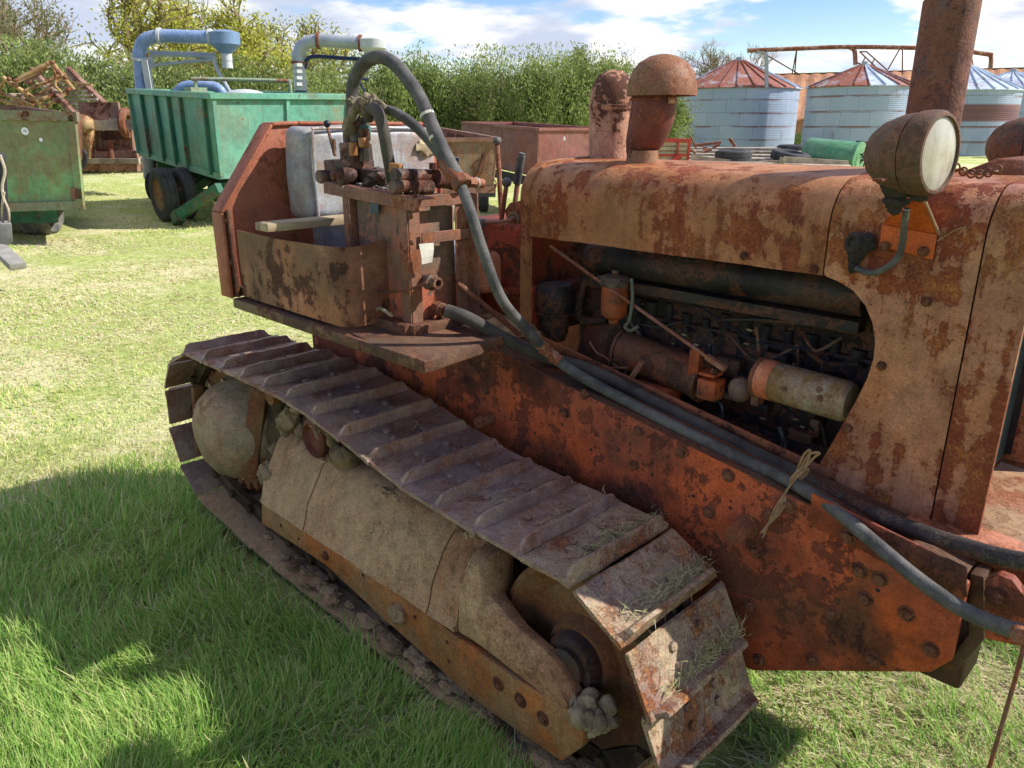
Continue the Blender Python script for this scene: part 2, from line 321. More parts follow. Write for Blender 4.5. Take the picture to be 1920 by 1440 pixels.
_d = mLens.noise(9, 6, .7); _s = mLens.noise(1., 4, .6, vec=mLens.scaled((30, 30, 3)))
mLens.bump(mLens.noise(1., 2, .4, vec=mLens.scaled((46, 46, 2))), .5, .004)
mLens = mLens.done(mLens.mix(mLens.rng(mLens.math('ADD', mLens.math('MULTIPLY', _d, .6), mLens.math('MULTIPLY', _s, .4)), .4, .66), lin((184, 178, 164)), lin((150, 138, 116))), .22, 0, .5)
# ------------------------------------------------------------------ the crawler
T = empty('crawler_tractor', (-1.8, 2.19, GZ), 'rusty orange crawler tractor on steel tracks filling the foreground', 'crawler tractor')
_bm = {}
def bolt(parent, p, nrm, r=.013, mat=None):
    key = round(r, 4), (mat or mBolt).name
    if key not in _bm:
        b = B().hexbolt((0, 0, 0), (0, 0, 1), r, r*.9); o = b.build('bolt', mat or mBolt); _bm[key] = o.data; bpy.data.objects.remove(o)
    o = bpy.data.objects.new('bolt', _bm[key]); COL.objects.link(o); o.location = p
    o.rotation_euler = (Vector(nrm).to_track_quat('Z', 'Y') @ Matrix.Rotation(random.random(), 3, 'Z').to_quaternion()).to_euler(); adopt(o, parent); return o
NY = (0, -1, 0)
# hood shells -------------------------------------------------------
HY0, HY1, HZ = 1.87, 2.51, 1.25
def hood_profile(zl, zr):
    p = [(HY0, zl), (HY0, 1.31)]
    r = .115
    for k in range(0, 11):
        a = math.pi-math.pi/2*k/10; p.append((HY0+r+r*math.cos(a), 1.365+r*math.sin(a)))
    mid = [(HY0+r+(HY1-HY0-2*r)*t, 1.48+.012*math.sin(math.pi*t)) for t in (.15, .3, .5, .7, .85)]
    q = [(HY0+HY1-y, z) for y, z in p[::-1]]; q[-1] = (HY1, zr)
    return p+mid+q
def sweep(b, prof, xs, wob=.0):
    rows = []
    for x in xs:
        rows.append([b.bm.verts.new((x, y+(random.random()-.5)*wob, z+(random.random()-.5)*wob)) for y, z in prof])
    for A, C in zip(rows, rows[1:]):
        for k in range(len(A)-1): b.bm.faces.new((A[k], A[k+1], C[k+1], C[k]))
    return b
def shell(b, prof, xs, wob=.0, t=.006):      # a closed sheet-metal arch: outer skin, inner skin and edges
    def inn(y, z): k = max(-1, min(1, (y-2.19)/.26)); return (y-t*k, z-t*(1-abs(k)) if z > 1.4 else z)
    rows = []
    for x in xs:
        o = [(y+(random.random()-.5)*wob, z+(random.random()-.5)*wob) for y, z in prof]
        rows.append([b.bm.verts.new((x, y, z)) for y, z in o]+[b.bm.verts.new((x,)+inn(y, z)) for y, z in o[::-1]])
    n = len(rows[0])
    for A, C in zip(rows, rows[1:]):
        for k in range(n): b.bm.faces.new((A[k], A[(k+1) % n], C[(k+1) % n], C[k]))
    m = len(prof)
    for R in (rows[0], rows[-1]):
        for k in range(m-1): b.bm.faces.new((R[k], R[k+1], R[n-2-k], R[n-1-k]))
    return b
lin_x = lambda a, b, n: [a+(b-a)*k/n for k in range(n+1)]
b = shell(B(), hood_profile(HZ, HZ), lin_x(-1.79, -.79, 14), .0022)
hood = b.build('hood', mHood, T, 50)
shell(B(), [(y+.008*(1 if y < 2.19 else -1), z-.008) for y, z in hood_profile(HZ+.01, HZ+.01)], (-.815, -.76), 0, .004).build('seam_backing', mGrease, hood, 50)
b = shell(B(), hood_profile(HZ, HZ), lin_x(-.786, -.454, 6), .0016)
OPEN = [(1545, 520), (1572, 528), (1600, 545), (1622, 572), (1636, 605), (1641, 640), (1638, 672), (1626, 710), (1605, 752), (1575, 805), (1550, 848), (1528, 884)]
op = [PY(x, y, HY0) for x, y in OPEN]; op[0] = Vector((-.786, HY0, HZ))
poly = op+[Vector((-.454, HY0, .672)), Vector((-.454, HY0, HZ))]
def strips(b, pts, xr, zt):       # strips between the opening's edge and the seam line
    for a, c in zip(pts, pts[1:]): b.face([a, c, Vector((xr, a.y, zt(c))), Vector((xr, a.y, zt(a)))])
zt = lambda p: .672+(HZ-.672)*max(0, (p.z-op[-1].z)/(HZ-op[-1].z))
b.prism(poly, (0, .006, 0))
b.prism([(-.786, HY1, HZ), (-.454, HY1, HZ), (-.454, HY1, .68), (-.66, HY1, .70)], (0, -.004, 0))
cowl = b.build('radiator_cowl', mCowl, T, 40)
b = shell(B(), hood_profile(.668, .668), lin_x(-.45, -.35, 3), .0012, .012)
nose = b.build('grille_shell', mCowl, T, 40)
shell(B(), [(y+.014*(1 if y < 2.19 else -1), z-.014) for y, z in hood_profile(.70, .70)], (-.475, -.43), 0, .004).build('seam_backing', mGrease, nose, 50)
B().box((-.47, 2.19, 1.06), (.05, .58, .76)).build('radiator', mRadi, T)
b = B()
b.hexa([(-.45, 1.885, .625), (-.12, 1.885, .60), (-.12, 2.49, .60), (-.45, 2.49, .625)], [(-.45, 1.885, .66), (-.12, 1.885, .635), (-.12, 2.49, .635), (-.45, 2.49, .66)])
b.box((-.10, 2.19, .66), (.02, .62, .09)).box((-.28, 1.90, .675), (.34, .03, .04))
b.bevel(.004); b.build('front_crossmember', rusty('front_cream', lin((170, 136, 104)), lin((150, 98, 72)), .5, 4, RUST, dirt=lin((150, 124, 92)), dirt_amt=.3, speck=.5, seed=111), T)
# rear band of the hood and its upright
prof = [(y-(.006 if y < 2.19 else -.006), z+.006) for y, z in hood_profile(.80, .80)]
b = shell(B(), prof, (-1.825, -1.786), 0, .018)
b.build('hood_end_band', mHood, T, 40)
for x, y in ((1527, 505), (1737, 565), (1653, 686), (1590, 803), (1552, 905), (1395, 480)): bolt(cowl if x > 1540 else hood, PY(x, y, HY0-.001), NY, .009)
# rails -------------------------------------------------------------
FY = 1.70
ztop = lambda x: .618-.1525*x
def rail(name, y, th, mat):
    out = [(-2.95, .30), (-2.95, ztop(-2.95)), (-.317, ztop(-.317)), (-.317, .47), (-.352, .418), (-.77, .183), (-1.2, .17)]
    b = B().prism([(x, y, z) for x, z in out], (0, th, 0)); b.bevel(.004)
    return b.build(name, mat, T)
near_rail = rail('side_frame', FY, .022, mFrame)
rail('side_frame', 2.66, .022, mFrame)
b = B()
xs = lin_x(-2.9, -.33, 16)
for a, c in zip(xs, xs[1:]):
    b.face([(a, FY+.003, ztop(a)+.003), (c, FY+.003, ztop(c)+.003), (c, 1.88, ztop(c)+.004), (a, 1.88, ztop(a)+.004)])
bmesh.ops.remove_doubles(b.bm, verts=b.bm.verts, dist=.001)
b.solid(.01); b.build('frame_top_channel', mFrameD, T)
b = B().bar((-1.84, 1.874, ztop(-1.84)+.022), (-.70, 1.866, ztop(-.7)+.016), .010, .026); b.bevel(.003); b.build('channel_lip', rusty('lip', lin((150, 90, 60)), lin((120, 76, 56)), .4, 6, RUSTD, speck=.5, seed=115), T)
b = B().prism([PY(x, y, 1.69) for x, y in ((1520, 925), (1812, 1066), (1812, 1122), (1745, 1100), (1520, 985))], (0, .009, 0)); b.bevel(.003); b.build('doubler_plate', mFrame, T)
BOLTS = [(910, 682), (942, 682), (912, 732), (1198, 808), (1277, 848), (1366, 891), (1446, 965), (1481, 948), (1590, 1006), (1612, 1070), (1650, 1085), (1622, 1122), (1407, 1135), (1424, 1237), (1524, 1237), (1636, 1235), (1746, 1218), (1095, 740), (1418, 1035), (1060, 775), (1330, 960), (1190, 872), (1700, 1150), (1560, 1150), (1765, 1105)]
for x, y in BOLTS: bolt(near_rail, PY(x, y, FY if not (1520 < x < 1812 and y < 1010) else 1.69), NY, .0125 if x < 1300 else .0145)
for (x, y), r in (((905, 790), .021), ((1385, 997), .026)):
    p = PY(x, y, 1.66); b = B().lathe(p+Vector((0, .05, 0)), NY, [(r, 0), (r, .066), (r*.86, .075), (.001, .075)], 20).lathe(p+Vector((0, .05, 0)), NY, [(r*1.25, 0), (r*1.25, .012), (r, .012)], 20)
    b.sphere(p+Vector((.004, -.012, r)), .005, seg=8); b.build('pivot_pin', mSteel, T)
b = B()
for x in lin_x(-1.6, -.5, 9): b.lathe((x+random.uniform(-.03, .03), FY-.0008, ztop(x)-.10-random.random()*.12), NY, [(.005, 0), (.005, .0004), (.001, .0004)], 8)
b.build('bolt_holes', mGrease, near_rail)
# front bracket by the blade arm
b = B().prism([PY(x, y, 1.74) for x, y in ((1818, 1075), (1845, 1082), (1845, 1200), (1790, 1262), (1780, 1235), (1815, 1190))], (0, .06, 0)); b.bevel(.004); b.build('front_end_bracket', mFrameD, T); b = B().box((-.36, 1.83, .50), (.12, .14, .28)); b.bevel(.01); b.build('front_end_casting', mFrameD, T)
b = B().prism([PY(x, y, 1.70) for x, y in ((1845, 1090), (1872, 1078), (1898, 1088), (1930, 1130), (1990, 1160), (1990, 1230), (1846, 1198))], (0, .03, 0)); b.bevel(.004)
hp = b.build('hitch_plate', mFrame, T); bolt(hp, PY(1868, 1117, 1.70), NY, .017)
b = B().prism([PY(x, y, 1.80) for x, y in ((1640, 985), (1860, 1065), (1960, 1120), (1960, 1085), (1850, 1035), (1700, 985))], (0, .12, 0)); b.bevel(.004); b.build('front_gusset', rusty('gusset', lin((176, 116, 88)), lin((150, 90, 66)), .5, 5, RUST, speck=.5, seed=118), T)
b = B().tube([PY(1925, 1165, 1.55), PY(1915, 1230, 1.52), PY(1890, 1320, 1.5), PY(1852, 1450, 1.48), PY(1846, 1475, 1.47)], .004, 8); b.lathe(PY(1912, 1190, 1.53), (0.2, -1, .2), [(.001, .014), (.016, .012), (.016, -.012), (.001, -.014)], 10)
b.build('hanging_rod', mSteel, T)
# track -------------------------------------------------------------
SX, SZ, SR = -3.12, .33, .318; IX, IZ, IR = -1.10, .232, .285; OFS = .045
def track_path():
    pts = []
    for k in range(0, 25):     # sprocket, from the bottom round the back to the top
        a = math.radians(-92-(176*k/24)); pts.append((SX+SR*math.cos(a), SZ+SR*math.sin(a)))
    pts += [(x, z-OFS) for x, z in ((-2.86, .690), (-2.6, .695), (-2.33, .690), (-2.15, .668), (-1.985, .640), (-1.815, .606), (-1.637, .580), (-1.46, .567), (-1.28, .562))]
    for k in range(0, 25):
        a = math.radians(92-184*k/24); pts.append((IX+IR*math.cos(a), IZ+IR*math.sin(a)))
    pts.append((-2.0, -.052)); pts.append((-2.6, -.040)); pts.append(pts[0])
    return pts
tp = track_path(); seg = [0]
for a, c in zip(tp, tp[1:]): seg.append(seg[-1]+math.hypot(c[0]-a[0], c[1]-a[1]))
LT = seg[-1]; NSH = 36; PITCH = LT/NSH
def tpos(s):
    s %= LT
    for i in range(len(seg)-1):
        if seg[i+1] >= s:
            t = (s-seg[i])/max(1e-9, seg[i+1]-seg[i]); return tp[i][0]+(tp[i+1][0]-tp[i][0])*t, tp[i][1]+(tp[i+1][1]-tp[i][1])*t
SW0, SW1 = 1.222, 1.642; SWC = (SW0+SW1)/2; HW = (SW1-SW0)/2
def shoe_mesh(seed):
    b = B(); P = PITCH
    # long section across the track: flat plate, raised grouser at the leading edge, lapped tail
    sec = [(-P*.53, -.006), (-P*.50, .001), (P*.26, .004), (P*.33, .010), (P*.385, .038), (P*.455, .039), (P*.475, .010), (P*.50, .002), (P*.50, -.009), (P*.30, -.006), (-P*.45, -.012)]
    ws = [-HW, -HW+.012, -HW+.03, -HW+.05]+[-HW+.05+(2*HW-.1)*k/10 for k in range(1, 10)]+[HW-.05, HW-.03, HW-.012, HW]
    from mathutils import noise
    rows = []
    for w in ws:
        e = min(1, max(0, (HW-abs(w)-.010)/.022)); row = []
        for i, (s, n) in enumerate(sec):
            if i in (3, 4, 5): n = .006+(n-.006)*e
            if i == 6: n = .004+(n-.004)*e
            q = Vector((s*9, w*9, seed*5.3)); j = noise.noise(q)*.006+noise.noise(q*4)*.003
            ds = noise.noise(Vector((w*14, seed*2.1, i)))*.0035
            row.append(b.bm.verts.new((s+ds, w+(noise.noise(Vector((s*20, seed, w)))*.004 if abs(w) > HW-.002 else 0), n+j)))
        rows.append(row)
    for A, C in zip(rows, rows[1:]):
        for k in range(len(A)): b.bm.faces.new((A[k], A[(k+1) % len(A)], C[(k+1) % len(A)], C[k]))
    b.bm.faces.new(rows[0]); b.bm.faces.new(rows[-1][::-1])
    for s, w in ((-.035, -.06), (.012, -.06), (-.035, .06), (.012, .06)): b.lathe((s, w, .004), (0, 0, 1), [(.0135, 0), (.0125, .007), (.001, .010)], 6)
    return b
track = B()
for k in range(NSH):           # the two chains of links under the shoes
    x, z = tpos(k*PITCH); x2, z2 = tpos((k+1)*PITCH); d = Vector((x2-x, 0, z2-z)).normalized(); n = Vector((-d.z, 0, d.x)); c = Vector(((x+x2)/2, SWC, (z+z2)/2))+n*(OFS+.004)
    for w in (-.075, .075):
        track.box(c+Vector((0, w, 0))-n*.045, (PITCH*.96, .03, .06), Matrix((d, (0, 1, 0), n)).transposed())
    track.cyl(Vector((x, SWC-.11, z)), Vector((x, SWC+.11, z)), .02, seg=10)
track = track.build('track', mMudD, T)
shoes = []
for i in range(6):
    o = shoe_mesh(i).build('track_shoe', mShoe if i < 4 else mShoeF, None, 30); shoes.append(o.data); bpy.data.objects.remove(o)
mShoeMud = rusty('shoe_muddy', lin((184, 154, 120)), lin((160, 130, 98)), .25, 5., RUSTD, dirt=lin((176, 146, 108)), dirt_amt=.6, speck=.4, bump=.7, seed=35, edge=.1)
muddy = []
for i in range(2):
    o = shoe_mesh(i+9).build('track_shoe', mShoeMud, None, 30); muddy.append(o.data); bpy.data.objects.remove(o)
SHOFF = .03; shoe_frames = []
for k in range(NSH):
    s = k*PITCH+SHOFF; x, z = tpos(s); xa, za = tpos(s-PITCH*.5); xb, zb = tpos(s+PITCH*.5)
    d = Vector((xb-xa, 0, zb-za)).normalized(); n = Vector((-d.z, 0, d.x))
    kick = x > -.90 and .02 < z < .20          # the slack plate at the front foot hangs outward
    if kick: d = (d+Vector((.5, 0, 0))).normalized(); n = Vector((-d.z, 0, d.x))
    c = Vector(((xa+xb)/2, SWC+random.uniform(-.006, .006), (za+zb)/2))+n*OFS+Vector((.022 if kick else 0, 0, .01 if kick else 0))
    front = x > -1.14; low = z < .06
    me = random.choice(muddy) if low and x < -1.2 else random.choice(shoes[4:]) if front else random.choice(shoes[:4])
    o = bpy.data.objects.new('track_shoe', me); COL.objects.link(o); o.location = c
    R = Matrix((d, (0, 1, 0), n)).transposed() @ Matrix.Rotation(random.uniform(-.012, .012), 3, 'Y') @ Matrix.Rotation(random.uniform(-.01, .01), 3, 'Z')
    o.rotation_euler = R.to_euler(); adopt(o, track); shoe_frames.append((c, d, n, x, z))
# track frame ---------------------------------------------------------
CY0 = 1.235
crease = [PY(x, y, CY0) for x, y in ((490, 935), (584, 994), (722, 1093), (846, 1188), (962, 1271), (1045, 1320))]
low = [PY(x, y, CY0) for x, y in ((490, 981), (610, 1060), (700, 1144), (775, 1211), (887, 1312), (1052, 1429))]
b = B().prism([crease[0]]+crease[1:]+[PY(1092, 1352, CY0), PY(1092, 1402, CY0)]+low[::-1], (0, .05, 0)); b.bevel(.006, 2); b.dent(.003, 9)
beam = b.build('track_frame_beam', mStrip, T)
for x, y in ((934, 1282), (976, 1313), (1018, 1347)):
    p = PY(x, y, CY0); b = B().lathe(p, NY, [(.022, -.004), (.022, .0015), (.017, .002), (.015, -.0), (.001, -.002)], 16); b.build('bolt_recess', mFrameD, beam)
    bolt(beam, p, NY, .0105)
for x, y in ((527, 985), (560, 1010), (611, 1042), (615, 1068), (680, 1078), (778, 1157), (838, 1204), (842, 1240)): bolt(beam, PY(x, y, CY0), NY, .005 if y != 1042 else .014)
p = PY(745, 1152, CY0-.01); b = B().blob(p, .034, .25, 3, (1, .7, 1), seed=4); b.build('roller_nut', mMud, beam)
# guards: three sections of dusty sloped cover above the beam
def cover(name, xs, gap=.004, end=None):
    b = B(); rows = []
    for x in xs:
        k = (x+2.7)/1.6
        zc = .195+.0*k; zu = .425-.015*k
        sec = [(CY0+.004, zc-.012), (CY0+.016, zc+.012), (1.27, zc+.085), (1.315, zc+.165), (1.345, zu-.012), (1.37, zu+.012), (1.41, zu+.022), (1.47, zu+.02), (1.56, zu+.0), (1.62, zu-.03)]
        rows.append([b.bm.verts.new((x, y, z)) for y, z in sec])
    for A, C in zip(rows, rows[1:]):
        for i in range(len(A)-1): b.bm.faces.new((A[i], A[i+1], C[i+1], C[i]))
    b.solid(-.014)
    b.dent(.004, 7, seed=1); return b.build(name, mDust, beam, 50)
cover('track_guard', lin_x(-2.64, -2.318, 6)); cover('track_guard', lin_x(-2.310, -1.60, 14)); cover('track_guard', lin_x(-1.594, -1.47, 4))
b = B()   # prong that reaches forward to the idler axle
pr = [(-1.462, .192, .435, .12), (-1.415, .19, .43, .12), (-1.37, .19, .335, .03), (-1.25, .18, .288, .01), (-1.15, .17, .276, .005), (-1.09, .152, .252, 0), (-1.04, .17, .205, 0)]
rows = []
for x, z0, z1, dy in pr:
    rows.append([b.bm.verts.new(v) for v in ((x, 1.238, z0), (x, 1.242, z0+(z1-z0)*.45), (x, 1.25+.03*dy/.12, z1-.025), (x, 1.272+.05*dy/.12, z1), (x, 1.302+dy, z1-.004), (x, 1.305+dy, z0))])
for A, C in zip(rows, rows[1:]):
    for i in range(6): b.bm.faces.new((A[i], A[(i+1) % 6], C[(i+1) % 6], C[i]))
b.bm.faces.new(rows[0][::-1]); b.bm.faces.new(rows[-1]); b.bevel(.006); b.dent(.003, 12)
b.build('idler_prong', mDust, beam, 45)
B().box((-2.02, 1.45, .22), (1.15, .30, .16)).bevel(.01).build('roller_frame', mMudD, beam)
for k, x in enumerate(lin_x(-2.6, -1.5, 4)):
    b = B().lathe((x, SWC, .085), (0, 1, 0), [(.001, -.14), (.03, -.14), (.03, -.11), (.085, -.11), (.085, -.07), (.07, -.05), (.07, .05), (.085, .07), (.085, .11), (.001, .11)], 24); b.build('track_roller', mMudD, T)
# front idler
IC = Vector((IX, SWC, IZ))
b = B().lathe(IC, (0, -1, 0), [(.05, .03), (.06, .075), (.10, .085), (.12, .05), (.20, .045), (.240, .07), (.258, .085), (.274, .08), (.278, .06), (.278, -.06), (.258, -.085), (.20, -.05), (.06, -.07), (.05, -.03)], 48)
idl = b.build('front_idler', mIdler, T, 30)
b = B().lathe(IC, (0, -1, 0), [(.085, .06), (.085, .105), (.075, .118), (.055, .118), (.055, .135), (.045, .14), (.001, .14)], 28); b.build('idler_hub', mGreaseB, idl)
# drive sprocket and final drive hub
SC_ = Vector((SX, SWC, SZ)); b = B(); pr = []
NT = 22
for k in range(NT*4):
    a = 2*math.pi*k/(NT*4); r = (.30, .30, .262, .262)[k % 4]; pr.append(SC_+Vector((r*math.cos(a), -.05, r*math.sin(a))))
b.prism(pr, (0, .06, 0)); b.bevel(.004, 1); spr = b.build('drive_sprocket', mIdler, T)
b = B().lathe(SC_+Vector((.10, 0, .03)), (0, -1, 0), [(.235, .02), (.235, .06), (.215, .10), (.20, .155), (.17, .20), (.12, .232), (.06, .246), (.001, .248)], 40); b.dent(.006, 7); b.build('final_drive_hub', mStone, spr, 60)
b = B()
for k in range(9):
    a = 2*math.pi*k/9+.2; b.cyl(SC_+Vector((.06+.215*math.cos(a), -.09, .02+.215*math.sin(a))), SC_+Vector((.06+.215*math.cos(a), -.11, .02+.215*math.sin(a))), .016, seg=6)
b.build('hub_bolts', mStone, spr)
b = B().box((-2.74, 1.42, .45), (.15, .10, .30)); b.bevel(.03, 2); bmesh.ops.subdivide_edges(b.bm, edges=b.bm.edges, cuts=3, use_grid_fill=True); b.dent(.03, 9); b.build('gap_mud_fill', mMudD, T, 60)  # muddy lump added to darken the see-through gap beside the sprocket
b = B().bar((-2.86, 1.30, .20), (-2.80, 1.36, .60), .05, .07); b.bevel(.008); b.build('track_guide_strap', mIdler, T); b = B().bar((-3.34, 1.30, .16), (-3.28, 1.30, .50), .03, .05, (0, 1, 0)); b.bevel(.008); b.build('track_guide_strap', mIdler, T)
B().box((-2.52, 1.56, .46), (.62, .06, .36)).bevel(.01).build('dark_gap_box', mMudD, T)  # dark box added to close a see-through gap and make it read as shade
b = B().cyl((-2.67, 1.33, .595), (-2.67, 1.55, .60), .035, seg=14); b.build('top_roller', mIdler, T)
b = B().lathe((-2.38, 1.36, .50), (0, -1, 0), [(.001, -.06), (.075, -.06), (.075, .02), (.06, .03), (.05, .01), (.001, .01)], 22); b.build('top_roller', mElbow, T)
# ------------------------------------------------------------------ platform, seat, tank
b = B()
sp = [PZ(440, 551, .99), PZ(790, 689, .985), PZ(898, 660, .985)]
sp[0] = Vector((-2.74, 1.262, .985)); sp[1] = Vector((-1.60, 1.262, .985)); sp[2] = Vector((-1.635, 1.60, .985))
b.prism([sp[0], sp[1], sp[2], Vector((-2.74, 1.60, .985))], (0, 0, -.036)); b.bevel(.005); b.dent(.003, 14); step = b.build('step_plate', mStep, T)
b = B().prism([(-2.74, 1.68, .96), (-2.74, 2.62, .96), (-1.84, 2.62, .90), (-1.84, 1.68, .90)], (0, 0, -.02)); b.build('cab_floor', mMudD, T)
b = B()
for i in range(30):
    b.blob((random.uniform(-2.2, -1.86), random.uniform(1.66, 2.3), .90+random.random()*.02), random.uniform(.05, .11), .4, 3, (1, 1, .35), seed=i)
b.build('floor_mud', plain('floor_mud', lin((178, 146, 112)), .97, .4, 14, bump=.9, col2=lin((120, 92, 68))), T)
# back shield
XW = -2.75
out = [(1.262, .985), (1.262, 1.30), (1.49, 1.603), (1.60, 1.608), (2.20, 1.606), (2.27, 1.585), (2.29, 1.50), (2.29, .985)]
b = B().prism([(XW, y, z) for y, z in out], (-.012, 0, 0))
for (ya, za), (yb, zb) in zip(out[:-1], out[1:]):      # folded flange round the edge
    b.bar((XW-.03, ya, za), (XW-.03, yb, zb), .014, .085, (1, 0, 0))
b.bevel(.006, 2); shield = b.build('seat_shield', mWall, T)
# open tool box beside the seat
b = B(); YB = 1.285
top = [PY(447, 431, YB), PY(520, 447, YB), PY(600, 461, YB), PY(628, 464, YB)]
pts = [(v.x, YB, v.z) for v in top]; x1 = top[-1].x
path = pts+[(x1+.045*math.sin(a), YB+.045*(1-math.cos(a)), top[-1].z+.002) for a in (math.radians(k) for k in (20, 45, 70, 90))]+[(x1+.045, YB+.30, 1.275)]
for p, q in zip(path, path[1:]): b.face([(p[0], p[1], 1.0), (q[0], q[1], 1.0), q, p])
bmesh.ops.remove_doubles(b.bm, verts=b.bm.verts, dist=.001); b.solid(.006); b.dent(.003, 5)
box = b.build('tool_box_panel', mBox, T, 50)
B().box((XW+.012, YB-.006, 1.15), (.035, .014, .32)).bevel(.003).build('corner_angle', mFrameD, box)
for z in (1.27, 1.12): bolt(box, (XW+.012, YB-.014, z), NY, .009)
b = B().prism([(-2.2, 1.6, .99), (-2.2, 1.6, 1.255), (-2.7, 1.6, 1.255), (-2.7, 1.6, .99)], (0, .01, 0)); b.box((-2.42, 1.602, 1.26), (.55, .05, .02)); b.build('tool_box_inner_wall', mVinyl, box)
B().box((-2.45, 1.44, 1.02), (.6, .3, .012)).build('tool_box_bottom', mGrease, box)
# seat cushion
def cushion(name, c, sz, m, seed):
    b = B().box(c, sz); b.bevel(.035, 4); bmesh.ops.subdivide_edges(b.bm, edges=[e for e in b.bm.edges if e.calc_length() > .15], cuts=9, use_grid_fill=True); b.dent(.012, 6, seed=seed); return b.build(name, m, T, 60)
seat = cushion('seat_back', (-2.62, 1.80, 1.43), (.17, .60, .33), mVinyl, 3)
b = B().tube([(-2.535, 1.53, 1.27), (-2.533, 1.527, 1.42), (-2.533, 1.53, 1.58)], .006, 8); b.tube([(-2.533, 1.53, 1.588), (-2.530, 1.8, 1.592), (-2.533, 2.07, 1.585)], .006, 8); b.build('piping', mVinyl, seat)
b = B().blob(PX(800, 275, -2.53), .05, .5, 3, (.3, 1, .8), seed=8); b.build('torn_patch', mWood, seat)
cushion('seat_cushion', (-2.34, 1.95, 1.10), (.40, .60, .10), mVinyl, 5)
b = B().box((-2.35, 2.1, 1.02), (.5, .9, .12)); b.bevel(.01); b.build('seat_box', mRedBody, T)
# loose plank
b = B().bar(PX(490, 426, -2.36)+Vector((0, -.0, 0)), Vector((-2.36, 2.12, PX(490, 426, -2.36).z+.0)), .085, .026); b.bevel(.003)
plank = b.build('wooden_plank', mWood, None, label='weathered loose wooden plank lying across the tractor tool box and seat', cat='plank')
# oil tank in its angle-iron frame
TX, TY = -1.872, 1.425
def zt_(px, py, y=TY): return PY(px, py, y).z
tl = PY(668, 560, TY).x
b = B().box(((TX+tl)/2-.008, TY+.115, 1.195), (TX-tl-.03, .20, .40)); b.bevel(.016, 3); b.dent(.003, 8); tank = b.build('oil_tank', mTank, T)
def angle(parent, x, y, z0, z1, w=.042, sx=-1, sy=1, name='tank_post'):
    b = B().box((x+sx*w/2, y, (z0+z1)/2), (w, .005, z1-z0)).box((x, y+sy*(w/2+.003), (z0+z1)/2), (.005, w, z1-z0)); b.bevel(.0015, 1); return b.build(name, mAngle, parent)
angle(tank, TX+.006, TY, 1.0, 1.395); angle(tank, tl-.01, TY, 1.01, 1.40, .03, -1, 1); angle(tank, TX+.012, TY+.235, .99, 1.40, .05, 1, -1)
e0, e1 = PY(608, 352, TY-.006), PY(785, 386, TY-.006)
b = B().bar(e0, e1, .006, .036); b.bar(e0+Vector((0, .03, .018)), e1+Vector((0, .03, .018)), .06, .005); b.bevel(.0015, 1); b.build('tank_top_bar', mAngle, tank)
b = B().bar((TX+.020, TY-.01, 1.385), (TX+.020, TY+.245, 1.383), .005, .035); b.bar((TX+.020, TY+.04, 1.275), (TX+.020, TY+.245, 1.272), .005, .034); b.bevel(.0015, 1); b.build('tank_cross_bar', mAngle, tank)
b = B().bar((TX+.022, TY-.02, 1.0), (TX+.022, TY+.26, 1.0), .04, .03); b.bar((tl-.04, TY-.022, 1.003), (TX+.02, TY-.022, 1.0), .03, .034); b.bevel(.003); b.dent(.003, 20); b.build('tank_base_angle', mStep, tank)
b = B().tube([PY(672, 560, 1.40), PY(690, 565, 1.395), PY(700, 585, 1.39), PY(712, 578, 1.39), PY(735, 592, 1.39)], .006, 6); b.build('bent_flap', mMudL, tank)
b = B().box(PY(702, 388, TY-.012+.012), (.045, .006, .045)); b.bevel(.006); b.build('cover_patch', plain('slate_patch', lin((74, 88, 96)), .6, .3, 40), tank)
for x, y in ((758, 376), (770, 406), (772, 455), (764, 545), (778, 368)): bolt(tank, PY(x, y, TY-.004), NY, .006)
b = B().tube([PY(664, 525, 1.405), PY(685, 540, 1.40), PY(722, 547, 1.397), PY(765, 543, 1.397), PY(800, 530, 1.42)], .0045, 7); b.build('wire_strap', mFrameD, tank)
p = PX(815, 530, TX+.05); b = B().lathe(p-Vector((.06, 0, 0)), (1, 0, 0), [(.018, 0), (.018, .03), (.026, .03), (.026, .052), (.019, .054), (.019, .078), (.011, .078), (.011, .05)], 16); b.build('drain_nozzle', mGreaseB, tank)
p = PX(832, 580, TX+.03); b = B().lathe(p-Vector((.04, 0, 0)), (1, 0, -.1), [(.024, 0), (.024, .03), (.019, .032), (.019, .05)], 8); b.build('outlet_union', mSteel, tank)
b = B(); q = PX(800, 475, TX+.05); w = Vector((0, 1, 0))
rows = [[b.bm.verts.new(q+w*s*.024+ZU*(.03-.06*t)+Vector((.006*math.sin(3*t+s), 0, 0))) for s in (-1, 0, 1)] for t in (0, .33, .66, 1)]
for A, C in zip(rows, rows[1:]):
    for i in range(2): b.face([v.co for v in (A[i], A[i+1], C[i+1], C[i])])
b.build('paper_tag', mWhite, tank)
# control valve block heaped on the tank
b = B(); c = PY(655, 320, 1.50)
b.box(c, (.15, .10, .07)).box(c+Vector((.03, .01, .055)), (.08, .08, .07)).box(c+Vector((.13, .02, -.012)), (.16, .08, .045)).box(c+Vector((.01, .02, .10)), (.05, .06, .05))
b.cyl(c+Vector((-.06, -.03, -.02)), c+Vector((-.06, -.085, -.02)), .022, seg=12).cyl(c+Vector((.02, -.03, -.015)), c+Vector((.02, -.08, -.015)), .017, seg=6).cyl(c+Vector((.07, -.03, -.012)), c+Vector((.07, -.085, -.012)), .028, seg=16)
b.bevel(.006); b.dent(.004, 26)
for i in range(12): b.blob(c+Vector((random.uniform(-.06, .24), random.uniform(-.03, .06), random.uniform(-.035, .0))), random.uniform(.012, .028), .45, 2, (1, 1, .7), seed=i)
valve = b.build('control_valve', mGreaseB, T)
mBrass = plain('brass_dirty', lin((166, 112, 62)), .6, .4, 30)
